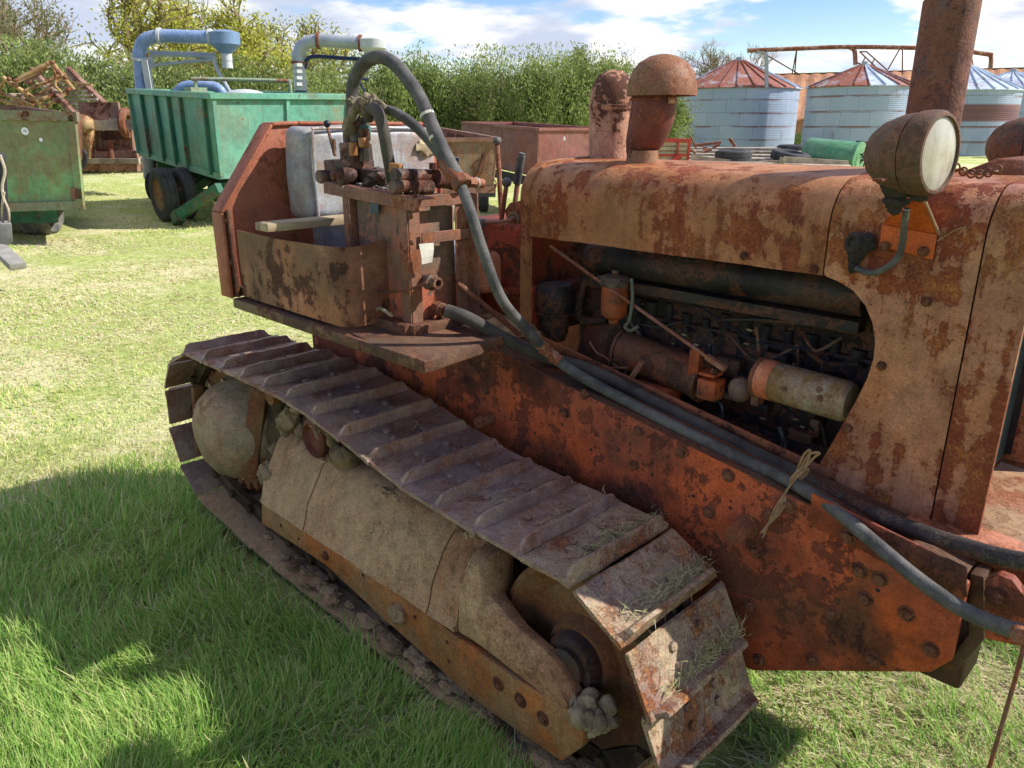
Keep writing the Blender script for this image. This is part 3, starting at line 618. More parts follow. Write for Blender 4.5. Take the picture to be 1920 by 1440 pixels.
for x, y, w, h in ((649, 318, .02, .06), (662, 280, .022, .04), (682, 268, .03, .03), (742, 315, .05, .03)): b = B().box(PY(x, y, 1.462), (w, .02, h)); b.bevel(.004); b.dent(.004, 30); b.build('brass_fitting', mBrass, valve)
b = B()
for x, y, r in ((668, 258, .020), (655, 262, .017), (684, 272, .016)): b.lathe(PY(x, y, 1.5)-ZU*.05, (0, 0, 1), [(r*1.2, 0), (r*1.2, .03), (r, .03), (r, .07), (r*1.25, .07), (r*1.25, .10), (r*.9, .1)], 8)
b.build('hose_union', mGreaseB, valve)
b = B().tube([PY(628, 292, 1.5), PY(620, 262, 1.5), PY(613, 235, 1.5)], .0055, 8); b.box(PY(626, 272, 1.495), (.014, .008, .04)); lv = b.build('valve_lever', mLampM, valve); B().sphere(PY(613, 232, 1.5), .0125).build('lever_knob', mBlackP, lv)
b = B().cyl(PX(738, 328, -1.92), PX(826, 331, -1.92), .020, seg=12); b.cyl(PX(815, 333, -1.9), PX(845, 338, -1.9), .030, .026, 14).cyl(PX(845, 338, -1.9), PX(868, 341, -1.9), .028, seg=8); b.cyl(PX(735, 350, -1.9), PX(808, 352, -1.9), .018, .022, 10); b.lathe(PX(812, 318, -1.9), (0, 0, 1), [(.012, 0), (.012, .02), (.001, .022)], 8)
b.dent(.003, 30); b.build('supply_pipe', mGreaseB, T)
b = B().cyl(PX(866, 341, -1.89), PX(888, 342, -1.89), .017, seg=6); b.cyl(PX(886, 342, -1.89), PX(905, 344, -1.89), .016, .015, 12); b.cyl(PX(855, 350, -1.85), PX(872, 336, -1.85), .024, seg=10); b.build('brass_union', rusty('brass_rust', lin((172, 118, 86)), lin((146, 92, 66)), .3, 14, RUST, speck=.4, seed=120), T)
b = B().torus(PX(893, 343, -1.89), (0, 1, 0), .016, .003, 16, 6); b.build('hose_clip', mWhite, T)
b = B()
for i in range(60):
    a = PY(random.uniform(625, 785), random.uniform(343, 372), 1.42+random.random()*.14); a.z = 1.405+random.random()*.01
    d = Vector((random.uniform(-1, 1), random.uniform(-1, 1), random.uniform(-.1, .3)))*.02; b.tube([a, a+d+Vector((0, 0, .006)), a+d*2], .0012, 4, 3)
for i in range(9):
    a = PY(random.uniform(640, 785), 350, 1.47); a.z = 1.398; b.blob(a, .022, .5, 2, (1, 1, .5), seed=i+30)
b.build('dusty_debris', mRag, tank)
# hoses
def hose(name, pts, r, m, seg=12, parent=T):
    return B().tube([PY(*p) for p in pts], r, seg, 9).build(name, m, parent, 60)
h = hose('hydraulic_hose', [(862, 345, 1.50), (870, 362, 1.495), (885, 405, 1.48), (905, 470, 1.49), (940, 560, 1.53), (985, 615, 1.62), (1022, 655, 1.70), (1055, 683, 1.73), (1120, 723, 1.745), (1250, 792, 1.745), (1400, 866, 1.745), (1480, 903, 1.735), (1560, 952, 1.70), (1640, 1018, 1.66), (1720, 1085, 1.635), (1800, 1140, 1.61), (1880, 1175, 1.585), (1960, 1192, 1.56), (2040, 1195, 1.54)], .0165, mRubber)
b = B().tube([PY(1000, 630, 1.66), PY(1012, 645, 1.683), PY(1035, 666, 1.713), PY(1050, 678, 1.724)], .0185, 12)
for x, y, Y in ((1003, 633, 1.667), (1020, 653, 1.697), (1038, 669, 1.717)): b.torus(PY(x, y, Y), PY(x+12, y+11, Y+.02)-PY(x, y, Y), .0185, .003, 16, 6)
b.build('crimp_sleeve', rusty('sleeve_rust', lin((158, 124, 104)), lin((138, 96, 76)), .4, 14, RUST, speck=.4, seed=121), h)
hose('hydraulic_hose', [(836, 582, 1.49), (880, 598, 1.53), (940, 632, 1.62), (1000, 660, 1.72), (1060, 680, 1.79), (1120, 700, 1.825), (1265, 774, 1.83), (1400, 842, 1.83), (1500, 893, 1.825)], .021, mRubD)
hose('hydraulic_hose', [(1440, 862, 1.835), (1500, 893, 1.825), (1600, 945, 1.80), (1700, 988, 1.77), (1800, 1022, 1.74), (1880, 1045, 1.715), (1980, 1062, 1.69), (2060, 1066, 1.66)], .0195, mCrack)
h = hose('arched_hose', [(672, 268, 1.50), (664, 235, 1.50), (660, 190, 1.50), (663, 155, 1.50), (680, 122, 1.50), (708, 107, 1.50), (735, 116, 1.50), (762, 145, 1.50), (788, 185, 1.50), (810, 235, 1.50), (835, 290, 1.50), (858, 332, 1.50), (866, 346, 1.50)], .0205, mRubber, 14)
b = B()
for (x, y), (x2, y2) in (((800, 213), (802, 218)), ((817, 255), (819, 260))): b.tube([PY(x, y, 1.5), PY(x2, y2, 1.5)], .0222, 14)
b.build('clip_band', mWhite, h)
b = B().tube([PY(836, 305, 1.5), PY(858, 336, 1.5), PY(868, 350, 1.5)], .025, 14); b.lathe(PY(862, 338, 1.5), PY(872, 352, 1.5)-PY(862, 338, 1.5), [(.025, 0), (.030, .0), (.030, .02), (.026, .024)], 8); b.build('hose_end_fitting', mSteel, h)
hose('tank_hose', [(690, 222, 1.46), (696, 205, 1.455), (708, 210, 1.45), (718, 240, 1.45), (726, 285, 1.46), (732, 318, 1.47), (735, 340, 1.48)], .0185, mRubD)
hose('loop_hose', [(682, 262, 1.52), (685, 228, 1.53), (695, 208, 1.54), (715, 204, 1.54), (745, 213, 1.54), (778, 236, 1.54), (806, 265, 1.54), (832, 300, 1.53), (855, 330, 1.52)], .0155, mRubber)
b = B().tube([PY(684, 262, 1.505), PY(685, 238, 1.515)], .019, 12); b.build('tape_wrap', mTape, T)
# rag knotted round the hoses
b = B()
for i, (x, y, r) in enumerate(((690, 190, .022), (676, 198, .024), (700, 188, .018), (664, 206, .017), (706, 197, .016), (660, 190, .014))): b.blob(PY(x, y, 1.475), r, .55, 3, (1, 1, .9), seed=i+50)
b.tube([PY(668, 200, 1.46), PY(660, 215, 1.46), PY(652, 238, 1.46), PY(656, 244, 1.46)], lambda t: .010+.012*t, 8); b.tube([PY(700, 190, 1.47), PY(715, 195, 1.48), PY(722, 202, 1.49)], .010, 8)
for k in range(4): b.torus(PY(678+k*6, 200-k*3, 1.49), (1, .2, .5+.2*k), .026, .006, 18, 6)
b.dent(.003, 40); b.build('knotted_rag', mRag, None, label='dirty beige rag knotted around the hydraulic hoses above the oil tank', cat='rag')
# stay rod beside the hood
b = B().cyl(PY(858, 530, 1.60), PY(975, 628, 1.78), .009, seg=8); b.build('stay_rod', mSteel, T)
# driver's controls
def lever(pts, r, knob=None, kr=.02, km=mKnob):
    o = B().tube([PY(*p) for p in pts], r, 8).build('control_lever', mLever, T)
    if knob: B().sphere(PY(*knob), kr, (1, 1, .95)).build('lever_knob', km, o)
    return o
lever([(934, 525, 2.1), (940, 430, 2.1), (936, 330, 2.1), (932, 272, 2.1)], .0095, (932, 264, 2.1), .0165)
lever([(915, 560, 2.0), (930, 470, 2.0), (942, 400, 2.0), (949, 350, 2.0)], .0085, (950, 342, 2.0), .0185)
o = lever([(950, 560, 2.05), (958, 450, 2.07), (970, 345, 2.1), (976, 300, 2.1)], .0095); b = B().tube([PY(969, 345, 2.1), PY(978, 292, 2.1)], .0145, 12); b.cyl(PY(978, 292, 2.1), PY(979, 287, 2.1), .011, seg=10); b.build('rubber_grip', mRubber, o)
lever([(965, 412, 1.95), (935, 416, 1.93), (905, 418, 1.92)], .0065, (904, 418, 1.92), .0165)
o = lever([(853, 345, 2.0), (854, 318, 2.0)], .009); b = B().tube([PY(853, 330, 2.0), PY(855, 295, 2.0)], .013, 10); b.build('rubber_grip', mBlackP, o)
b = B().prism([PY(x, y, 1.99) for x, y in ((945, 395), (955, 380), (975, 376), (990, 385), (992, 440), (975, 447), (955, 435))], (0, .05, 0)); b.bevel(.006); q = b.build('throttle_quadrant', rusty('quadrant', lin((176, 96, 56)), lin((150, 80, 56)), .45, 8, RUST, speck=.6, seed=123), T)
b = B().lathe(PY(966, 412, 1.985), NY, [(.030, 0), (.030, .012), (.022, .014), (.018, .008), (.012, .02), (.001, .022)], 18); b.build('quadrant_dial', mMud, q)
b = B().box((-2.05, 2.25, 1.10), (.36, .62, .34)).box((-1.93, 2.2, .98), (.2, .5, .16)); b.bevel(.02, 3); b.build('gearbox_cover', mRedBody, T)
b = B().cyl(PX(940, 552, -1.92), PX(1010, 545, -1.92), .022, seg=14); b.build('cross_shaft', mRedBody, T)
c = PY(888, 510, 1.88); b = B().box(c+Vector((0, .05, 0)), (.16, .14, .15)); b.bevel(.03, 3); bk = b.build('brake_cover', rusty('brake_cover', lin((206, 128, 100)), lin((186, 112, 86)), .22, 8, RUST, dirt=lin((176, 140, 104)), dirt_amt=.2, speck=.4, seed=125), T)
b = B()
for k in range(3): b.lathe(c+Vector((-.045+.045*k, .03+.02*(k % 2), .0765)), (0, 0, 1), [(.014, 0), (.013, .001), (.001, .001)], 12)
b.build('cover_holes', mGrease, bk)
# ------------------------------------------------------------------ engine
b = B().box((-1.22, 2.26, .94), (1.06, .34, .56)); b.box((-1.22, 2.10, 1.12), (.92, .14, .10)); b.box((-1.15, 2.10, .86), (.95, .06, .26)); b.box((-1.15, 2.085, .99), (.98, .03, .03)); b.box((-1.2, 2.14, .66), (1.0, .2, .16))
b.bevel(.012, 2); b.dent(.003, 10); eng = b.build('engine_block', mGrease, T)
b = B().tube([(-1.62, 2.0, 1.185), (-1.2, 1.995, 1.19), (-.72, 2.0, 1.185)], .052, 16); b.bar((-1.6, 1.99, 1.115), (-.72, 1.99, 1.11), .05, .03); b.build('manifold', mGrease, eng)
b = B()
for i in range(12): b.cyl((-1.5+i*.068+random.uniform(-.012, .012), 2.088, .93+random.uniform(-.02, .03)), (-1.5+i*.068, 2.088, 1.04+random.uniform(-.02, .02)), random.uniform(.014, .024), seg=10)
for i in range(7): b.lathe((-1.48+i*.125, 2.085, .90-.015*(i % 2)), NY, [(.026, 0), (.026, .03), (.018, .035), (.018, .05), (.001, .052)], 6)
for i in range(9): b.lathe((-1.45+i*.09, 2.06, .99), NY, [(.010, 0), (.010, .022), (.001, .024)], 6)
b.build('push_rod_covers', plain('greasy_dark_iron', lin((54, 49, 48)), .7, .5, 12, bump=.7, col2=lin((26, 25, 27))), eng)
c = PY(1152, 560, 1.955)
b = B().lathe(c+ZU*(-.062), ZU, [(.001, -.018), (.015, -.018), (.018, -.004), (.030, .0), (.041, .012), (.043, .03), (.043, .105)], 24); flt = b.build('fuel_filter', mEngO, T)
b = B().lathe(c+ZU*.043, ZU, [(.047, 0), (.049, .006), (.049, .014), (.044, .03), (.03, .036), (.012, .038), (.012, .05), (.001, .05)], 24); b.cyl(c+Vector((.02, -.01, .056)), c+Vector((.062, -.035, .056)), .012, seg=8); b.cyl(c+Vector((-.03, 0, .06)), c+Vector((-.07, 0, .06)), .009, seg=8); b.build('filter_head', mGreaseB, flt)
b = B().tube([PY(1184, 522, 1.90), PY(1186, 560, 1.90), PY(1180, 600, 1.90), PY(1172, 612, 1.90), PY(1182, 620, 1.89), PY(1196, 612, 1.89)], .0055, 8); b.build('fuel_pipe', plain('pipe_green', lin((96, 100, 84)), .6, .3, 20), flt)
c = PY(1040, 575, 1.99)
b = B().lathe(c-ZU*.09, ZU, [(.001, -.03), (.04, -.03), (.05, .0), (.055, .07), (.066, .078), (.070, .10), (.070, .155), (.060, .172), (.001, .178)], 28); b.torus(c-ZU*.018, ZU, .068, .004, 28, 6); b.build('air_cleaner', mGrease, T)
b = B().tube([PY(1100, 520, 2.06), PY(1088, 560, 2.05), PY(1086, 592, 2.04), PY(1105, 602, 2.04), PY(1140, 600, 2.05)], .015, 10); b.build('water_hose', mGrease, T)
b = B().cyl(PY(1032, 462, 1.93), PY(1352, 688, 1.90), .0055, seg=8); b.bar(PY(1325, 668, 1.90), PY(1360, 692, 1.90), .018, .014); b.build('throttle_rod', mLever, T)
a, d = PY(1172, 655, 2.0), PY(1315, 712, 1.98)
b = B().tube([a, d], .062, 20); b.lathe(d, d-a, [(.062, 0), (.068, .0), (.068, .015), (.05, .018), (.001, .02)], 20); b.lathe(a, a-d, [(.066, 0), (.066, .012), (.001, .012)], 20); b.dent(.003, 20); pump = b.build('injection_pump', rusty('pump', lin((150, 74, 46)), lin((104, 66, 48)), .45, 7, RUSTD, dirt=lin((92, 72, 54)), dirt_amt=.42, oil=.3, speck=.5, seed=127), T)
b = B().box(PY(1305, 680, 1.935), (.035, .03, .09)); b.bevel(.004); b.build('pump_bracket', mEngO, pump)
b = B().box(PY(1333, 728, 1.92), (.062, .06, .06)); b.bevel(.005); b.box(PY(1333, 700, 1.92), (.05, .05, .008)); g = b.build('governor_box', mEngO, pump); bolt(g, PY(1340, 696, 1.91), ZU, .011)
B().sphere(PY(1388, 730, 1.95), .036, (1, .9, 1.05)).build('priming_bulb', rusty('bulb', lin((128, 108, 92)), lin((100, 84, 72)), .3, 12, RUSTD, speck=.3, seed=129), T)
b = B().box(PY(1228, 735, 1.95), (.15, .08, .055)); b.bevel(.012, 3); b.build('tappet_cover', mEngO, pump)
b = B().torus(PY(1158, 690, 1.93), (.3, -1, .15), .030, .005, 22, 8); b.build('hand_wheel', mGrease, T)
b = B().cyl(PY(1180, 715, 1.90), PY(1204, 678, 1.90), .009, seg=8); b.cyl(PY(1140, 690, 1.93), PY(1178, 690, 1.93), .005, seg=6); b.tube([PY(1105, 640, 1.93), PY(1118, 660, 1.93), PY(1135, 670, 1.93), PY(1160, 690, 1.93)], .003, 6); b.build('pump_linkage', mLever, T)
b = B().lathe((-1.66, 2.2, .80), (1, 0, 0), [(.001, -.02), (.20, -.02), (.215, .0), (.215, .10), (.19, .12), (.001, .12)], 32); b.build('flywheel_housing', rusty('flywheel_housing', lin((140, 68, 48)), lin((96, 56, 44)), .5, 5, RUSTD, oil=.5, dirt=lin((100, 80, 60)), dirt_amt=.3, speck=.4, seed=130), T)
b = B().tube([PY(1285, 715, 1.93), PY(1330, 745, 1.93), PY(1352, 760, 1.93), PY(1354, 800, 1.93)], .005, 6); b.tube([PY(1462, 800, 1.93), PY(1470, 830, 1.93), PY(1455, 860, 1.93)], .008, 8); b.tube([PY(1235, 560, 2.0), PY(1300, 570, 2.0), PY(1420, 640, 2.01), PY(1520, 655, 2.0)], .004, 6); b.build('engine_wiring', mBlackP, eng)
for i in range(16):
    x0 = random.uniform(-1.55, -.8); z0_ = random.uniform(.78, 1.08); p0 = Vector((x0, 2.04, z0_)); p1 = p0+Vector((random.uniform(.05, .3), random.uniform(-.03, .01), random.uniform(-.18, .06)))
    B().tube([p0, p0+Vector((.02, -.03, .02)), p0.lerp(p1, .5)+Vector((0, -.02, random.uniform(-.06, .03))), p1], random.uniform(.003, .007), 6, 6).build('engine_pipe', random.choice((mGrease, mGreaseB, mBlackP)), eng)
for i in range(10):
    b = B().box((random.uniform(-1.5, -.8), 2.055, random.uniform(.74, .98)), (random.uniform(.03, .09), .05, random.uniform(.02, .06))); b.bevel(.006); b.dent(.004, 25); b.build('engine_casting', random.choice((mGrease, mGreaseB)), eng)
a, d = PY(1428, 708, 1.955), PY(1606, 758, 1.93); dr = (d-a).normalized()
b = B().lathe(a, dr, [(.001, .0), (.045, .0), (.056, .006), (.056, .05)], 30); gen = b.build('generator', mSalEng, T)
b = B().lathe(a, dr, [(.0545, .045), (.0545, .25), (.045, .265), (.001, .266)], 30); gb = b.build('generator_body', mGen, gen)
b = B().lathe(a, dr, [(.001, -.012), (.05, -.012), (.0585, -.006), (.0585, .004), (.056, .006)], 30); b.box(a+Vector((0, -.01, -.06)), (.02, .04, .03)); b.build('generator_end_cap', mSteel, gen)
for x, y in ((1490, 750), (1560, 765), (1560, 720)):
    q = PY(x, y, 1.955); ax = a+dr*((q-a).dot(dr)); n = (PY(x, y, 1.80)-ax); n = (n-dr*n.dot(dr)).normalized(); B().lathe(ax+n*.0535, n, [(.009, 0), (.008, .003), (.001, .0035)], 12).build('screw', mLampM, gen)
b = B()
for i in range(14): b.blob((random.uniform(-1.75, -1.5), random.uniform(2.0, 2.3), .74+random.random()*.05), random.uniform(.04, .08), .45, 2, (1, 1, .5), seed=i+70)
b.build('engine_bay_litter', mMud, T)
b = B()
for i in range(26):
    p = Vector((random.uniform(-1.5, -.72), 2.04-random.random()*.02, random.uniform(.75, 1.1)))
    b.blob(p, random.uniform(.002, .006), .5, 1, (2.0, .5, .8), seed=i)
o = b.build('droppings', mMudL, eng); o['kind'] = 'stuff'
# ------------------------------------------------------------------ exhaust, intakes
c = PY(1745, 330, 2.2); c = Vector((-.70, 2.2, 1.47))
b = B().lathe(c, ZU, [(.075, 0), (.075, .012), (.045, .014), (.045, .05), (.064, .06), (.064, .415), (.058, .424), (.034, .440), (.034, .52), (.030, .52), (.030, .44)], 36); b.build('exhaust_silencer', mStack, T, 30)
cc = Vector((-1.83, 2.36, 1.47)); cc = PY(1148, 235, 2.24); cc.z = 1.46
b = B().lathe(cc, ZU, [(.095, 0), (.083, .015), (.080, .03), (.080, .19), (.084, .192), (.084, .206), (.080, .208), (.080, .228), (.073, .268), (.055, .298), (.028, .315), (.001, .319)], 36); b.dent(.002, 14); b.build('air_intake_stack', mIntake, T, 30)
dc = PY(1240, 180, 2.12)
b = B().lathe(dc, ZU, [(.107, .0), (.108, .012), (.105, .038), (.094, .070), (.073, .096), (.043, .113), (.016, .119), (.001, .120)], 40); b.solid(.003); dome = b.build('rain_cap', mDome, T, 50)
b = B().sphere(dc+Vector((.055, -.05, .055)), .008, (1, 1, .5), 8); b.build('cap_dent_rivet', mDome, dome)
eb = PY(1205, 305, 2.10); eb.z = 1.475; top = dc+Vector((-.008, 0, -.01))
eY = lambda x, y: PY(x, y, 2.115)
b = B().tube([eY(1200, 306), eY(1201, 288), eY(1206, 268), eY(1215, 245), eY(1222, 220), eY(1226, 198), eY(1227, 178)], lambda t: float(np.interp(t, (0, .12, .24, .38, .5, .65, .82, 1), (.046, .043, .051, .060, .066, .070, .070, .067))), 26, 6); b.torus(eY(1225, 186), ZU, .066, .006, 28, 8); el = b.build('intake_elbow', mElbow, T, 50)
b = B().lathe(eb-ZU*.01, ZU, [(.058, 0), (.050, .02), (.047, .05), (.046, .06)], 24); b.dent(.002, 20); b.build('elbow_collar', mDome, el)
b = B().tube([PY(1183, 310, 2.06), PY(1186, 250, 2.06), PY(1190, 200, 2.06), PY(1210, 190, 2.08)], .006, 8); b.box(top+Vector((.06, -.02, .0)), (.012, .02, .025)); b.build('cap_bracket', mIntake, el)
# ------------------------------------------------------------------ headlamps
def lamp(c, ang, mirror):
    d = Vector((math.cos(ang), math.sin(ang), .02)).normalized()
    b = B().lathe(c, d, [(.001, -.112), (.025, -.108), (.048, -.094), (.066, -.070), (.078, -.036), (.081, -.012), (.081, -.008)], 40); body = b.build('headlamp', mLampM, T, 40)
    b = B().lathe(c, d, [(.0815, -.006), (.084, .0), (.085, .018), (.084, .034), (.079, .042), (.073, .043), (.071, .038)], 40); b.build('lamp_rim', mLampM, body, 40)
    b = B().lathe(c, d, [(.072, .037), (.060, .040), (.035, .043), (.001, .044)], 40); b.build('lamp_lens', mLens, body, 60)
    b = B().blob(c+d*-.035+ZU*-.098, .021, .28, 3, (1.2, 1.2, .75), seed=9); b.blob(c+d*-.035+ZU*-.114, .014, .35, 3, (1, 1, .9), seed=19); b.blob(c+d*.012+ZU*-.088, .013, .4, 2, (1.5, 1, .6), seed=14); b.lathe(c+d*-.035+ZU*-.07, -ZU, [(.045, -.02), (.030, .008), (.024, .018)], 20); b.build('lamp_swivel', plain('swivel_black', lin((58, 52, 46)), .85, .4, 25, bump=.6), body)
    return body
lc = PY(1725, 288, 1.762); lampo = lamp(lc, math.radians(-9), 1)
lamp(Vector((lc.x+.01, 4.38-lc.y, lc.z)), math.radians(3), -1)
br = [PY(x, y, 1.862) for x, y in ((1646, 462), (1654, 420), (1757, 440), (1748, 487))]; tp_ = [PY(1690, 375, 1.80), PY(1728, 372, 1.80)]
b = B()
poly = [br[0], br[1], tp_[0], tp_[1], br[2], br[3]]
b.hexa([br[0], br[1], br[2], br[3]], [p+Vector((0, .004, 0)) for p in (br[0], br[1], br[2], br[3])]); b.hexa([br[1], tp_[0], tp_[1], br[2]], [p+Vector((0, .005, .002)) for p in (br[1], tp_[0], tp_[1], br[2])])
b.bevel(.002, 1); brk = b.build('lamp_bracket', mOrangePl, lampo)
for x, y in ((1659, 462), (1731, 472)): bolt(brk, PY(x, y, 1.858), NY, .009)
b = B().tube([PY(1700, 392, 1.785), PY(1696, 420, 1.80), PY(1693, 450, 1.825), PY(1685, 480, 1.835), PY(1665, 500, 1.835), PY(1635, 512, 1.84), PY(1605, 503, 1.85)], .0075, 8); b.build('lamp_cable', mRubber, lampo)
b = B()
for i, (x, y, r) in enumerate(((1612, 462, .024), (1622, 455, .022), (1604, 478, .018), (1600, 498, .012), (1598, 505, .009))): b.blob(PY(x, y, 1.855), r, .35, 3, (1, .8, 1.1), seed=i+90)
b.torus(PY(1600, 455, 1.845), (-.6, -1, .2), .018, .008, 20, 8); b.build('cable_boot', plain('boot_black', lin((62, 56, 52)), .9, .4, 25, bump=.9), lampo)
b = B().tube([PY(1757, 452, 1.862), PY(1790, 432, 1.862), PY(1812, 425, 1.862)], .0016, 5); b.tube([PY(1735, 378, 1.80), PY(1755, 425, 1.85), PY(1762, 440, 1.855)], .0035, 5); b.build('frayed_string', mTwine, lampo)
# radiator cap housing and chain
b = B().hexa([(-.60, 2.12, 1.489), (-.36, 2.12, 1.487), (-.36, 2.50, 1.482), (-.60, 2.50, 1.484)], [(-.53, 2.15, 1.525), (-.36, 2.15, 1.523), (-.36, 2.46, 1.523), (-.53, 2.46, 1.525)]); b.bevel(.004); b.build('radiator_cap_cover', mSteel, T)
b = B(); a = PZ(1790, 328, 1.495); d = PZ(1868, 332, 1.495)
NL = 11
for k in range(NL):
    t = k/(NL-1); c = a.lerp(d, t); c.z = 1.499+.012*abs(2*t-1)**2
    di = (d-a).normalized(); n = Vector((0, 0, 1)) if k % 2 else di.cross(ZU)
    b.torus(c, n, .0085, .0022, 14, 6)
b.build('cap_chain', mSteel, T)
b = B().box(PZ(1650, 337, 1.497), (.02, .03, .006)); b.bevel(.002); b.build('hood_latch', mSteel, hood)
# ------------------------------------------------------------------ loose things lying on the tractor
b = B(); k = PY(1497, 890, 1.735)
for s in (-1, 1): b.tube([k, k+Vector((.02, -.005, .05+.01*s)), k+Vector((.035+.012*s, -.006, .075)), k+Vector((.012*s+.02, -.004, .055)), k+Vector((.004*s, -.004, .004))], .0032, 6)
for i in range(4): b.tube([k, PY(1478, 915, 1.705+.004*i), PY(1452+5*i, 955, 1.685), PY(1440-4*i, 985+4*i, 1.68), PY(1430+3*i, 1008-6*i, 1.68)], .0026, 6)
b.torus(k, (.9, -.1, -.4), .026, .004, 20, 6); b.torus(k+Vector((.006, 0, -.003)), (.9, -.1, -.45), .026, .0035, 20, 6)
b.build('twine_bow', mTwine, None, label='frayed brown twine tied in a bow around the two hoses', cat='twine')
def clod(name, c, r, label, m, sc=(1, 1, .8), n=5, seed=0):
    b = B()
    for i in range(n): b.blob(Vector(c)+Vector((random.uniform(-1, 1)*r*.6, random.uniform(-1, 1)*r*.5, random.uniform(-.2, .5)*r)), r*random.uniform(.4, .75), .42, 4, sc, 1.7, seed+i, .22)
    return b.build(name, m, None, 75, label=label, cat='mud')
b = B(); c0 = PY(1105, 1338, 1.27)
b.blob(c0, .050, .35, 4, (1, .8, .8), 1.6, 5, .2)
for i in range(40):
    d = Vector((random.gauss(0, 1), random.gauss(0, .8), random.gauss(0, .7))).normalized(); b.blob(c0+d*random.uniform(.028, .056), random.uniform(.010, .026), .3, 3, (1, 1, .9), 1.5, i+3, .18)
b.dent(.011, 38); b.build('mud_clod', mMudL, None, 80, label='pale dried mud clod stuck at the front end of the track beam', cat='mud')
b = B()
for i in range(34):
    x, y = random.gauss(560, 36), random.gauss(835, 42); b.blob(PY(x, y, 1.36+abs(random.gauss(0, .05))), random.uniform(.025, .06), .3, 4 if i < 12 else 3, (1, .8, .9), 1.4, i+13, .16)
b.dent(.016, 30); b.build('mud_clod', mMud, None, 80, label='grey mud lump heaped beside the rear drive hub on the track guard', cat='mud')
clod('mud_clod', PY(512, 890, 1.30), .05, 'small mud lump caught at the rear end of the track beam', mMud, (1, 1, 1), 9, 23)
b = B()
for i in range(150):
    x = random.uniform(-2.55, -1.45); b.blob((x, 1.375+abs(random.gauss(0, .05)), .438-.015*(x+2.7)/1.6-.006*random.random()), random.uniform(.012, .04)*(.6+.5*math.sin(x*9)**2), .5, 3, (1.4, 1, .5), 2.0, i, .4)
for i in range(70):
    x = random.uniform(-2.8, -.95); b.blob((x, 1.25+abs(random.gauss(0, .05)), -.075+random.random()*.02), random.uniform(.010, .032), .5, 3, (1.8, 1.1, .45), seed=i+7)
for i in range(26):
    a = random.uniform(math.radians(100), math.radians(250)); r = .30; b.blob((SX+r*math.cos(a), 1.38+random.random()*.1, SZ+r*math.sin(a)), random.uniform(.02, .045), .5, 2, seed=i+17)
o = b.build('caked_mud', plain('caked_mud', lin((178, 148, 110)), .97, .4, 9, bump=1., col2=lin((138, 110, 80)), spec=.1, fine=.1), None, label='caked mud clinging along the running gear of the near track', cat='mud'); o['kind'] = 'stuff'
# wisps of hay on the shoes
V = []; Fc = []; n0 = 0; cols = []
def straw(p, d, L, w, up):
    global n0
    sd = d.cross(up).normalized()*w
    m1 = p+d*L*.5+up*L*random.uniform(-.02, .10); e = p+d*L+up*L*random.uniform(-.08, .06)
    V.extend([p-sd, p+sd, m1+sd, m1-sd, e]); Fc.append((n0, n0+1, n0+2, n0+3)); Fc.append((n0+3, n0+2, n0+4)); n0 += 5
    c = random.choice((lin((178, 170, 128)), lin((150, 148, 104)), lin((196, 184, 140)), lin((136, 134, 100)))); cols.extend([c]*5)
for c, d, n, x, z in shoe_frames:
    if z > .2 and x > -3.0:
        cnt = 260 if x > -1.12 else 60 if x > -1.5 else 10
        if x < -1.5 and random.random() < .5: cnt = 0
        if x > -1.12 and z < .15: cnt = 160
        for q in range(cnt):
            w = random.triangular(-HW+.02, HW+.02, .10) if x > -1.3 else random.gauss(random.choice((-.08, .1)), .06)
            s = random.gauss(.038, .014) if x > -1.3 else random.gauss(.02, .03)
            p = c+d*s+Vector((0, w, 0))+n*(.008+abs(random.gauss(0, .010)))
            a = random.gauss(0, .7) if random.random() < .7 else random.uniform(0, 6)
            dd = (Vector((0, 1, 0))*math.cos(a)+d*math.sin(a)).normalized()*random.choice((-1, 1))
            straw(p, dd, random.uniform(.02, .06), .0009, n)
hay = npmesh('hay_wisps', [tuple(v) for v in V], [i for f in Fc for i in f], [len(f) for f in Fc], attr_leaf('hay', .2), np.array(cols))
tag(hay, 'dry hay wisps caught on the front track shoes', 'hay', None, 'stuff')
# ------------------------------------------------------------------ background yard
def gpt(px, D): v = PF(px, 300, D); return Vector((v.x, v.y, GZ))
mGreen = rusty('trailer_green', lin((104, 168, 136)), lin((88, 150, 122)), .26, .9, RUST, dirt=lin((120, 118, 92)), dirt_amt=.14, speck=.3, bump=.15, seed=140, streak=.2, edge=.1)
mGreenL = rusty('trailer_green_lit', lin((112, 172, 144)), lin((96, 158, 134)), .16, 1., RUST, dirt=lin((126, 128, 104)), dirt_amt=.16, speck=.25, bump=.15, seed=143, edge=.1)  # paler copy of the trailer paint: sunlight put into the colour of the lit faces
mGreenF = rusty('chassis_green', lin((50, 112, 88)), lin((42, 94, 76)), .3, 1.5, RUSTD, speck=.3, seed=145)
mGreenO = rusty('old_green', lin((122, 166, 112)), lin((106, 150, 104)), .42, 1.3, [(.25, lin((96, 72, 58))), (.55, lin((126, 104, 82))), (.8, lin((138, 118, 92)))], dirt=lin((126, 112, 88)), dirt_amt=.38, speck=.5, bump=.2, seed=147, edge=.12)
mGreenR = rusty('green_rim_rust', lin((126, 136, 108)), lin((130, 118, 98)), .3, 2., RUSTD, speck=.4, seed=149)
mBrownT = rusty('trailer_brown', lin((142, 122, 98)), lin((122, 104, 84)), .4, 1.6, RUSTD, dirt=lin((148, 128, 96)), dirt_amt=.25, speck=.4, seed=151, streak=.3, edge=.1)
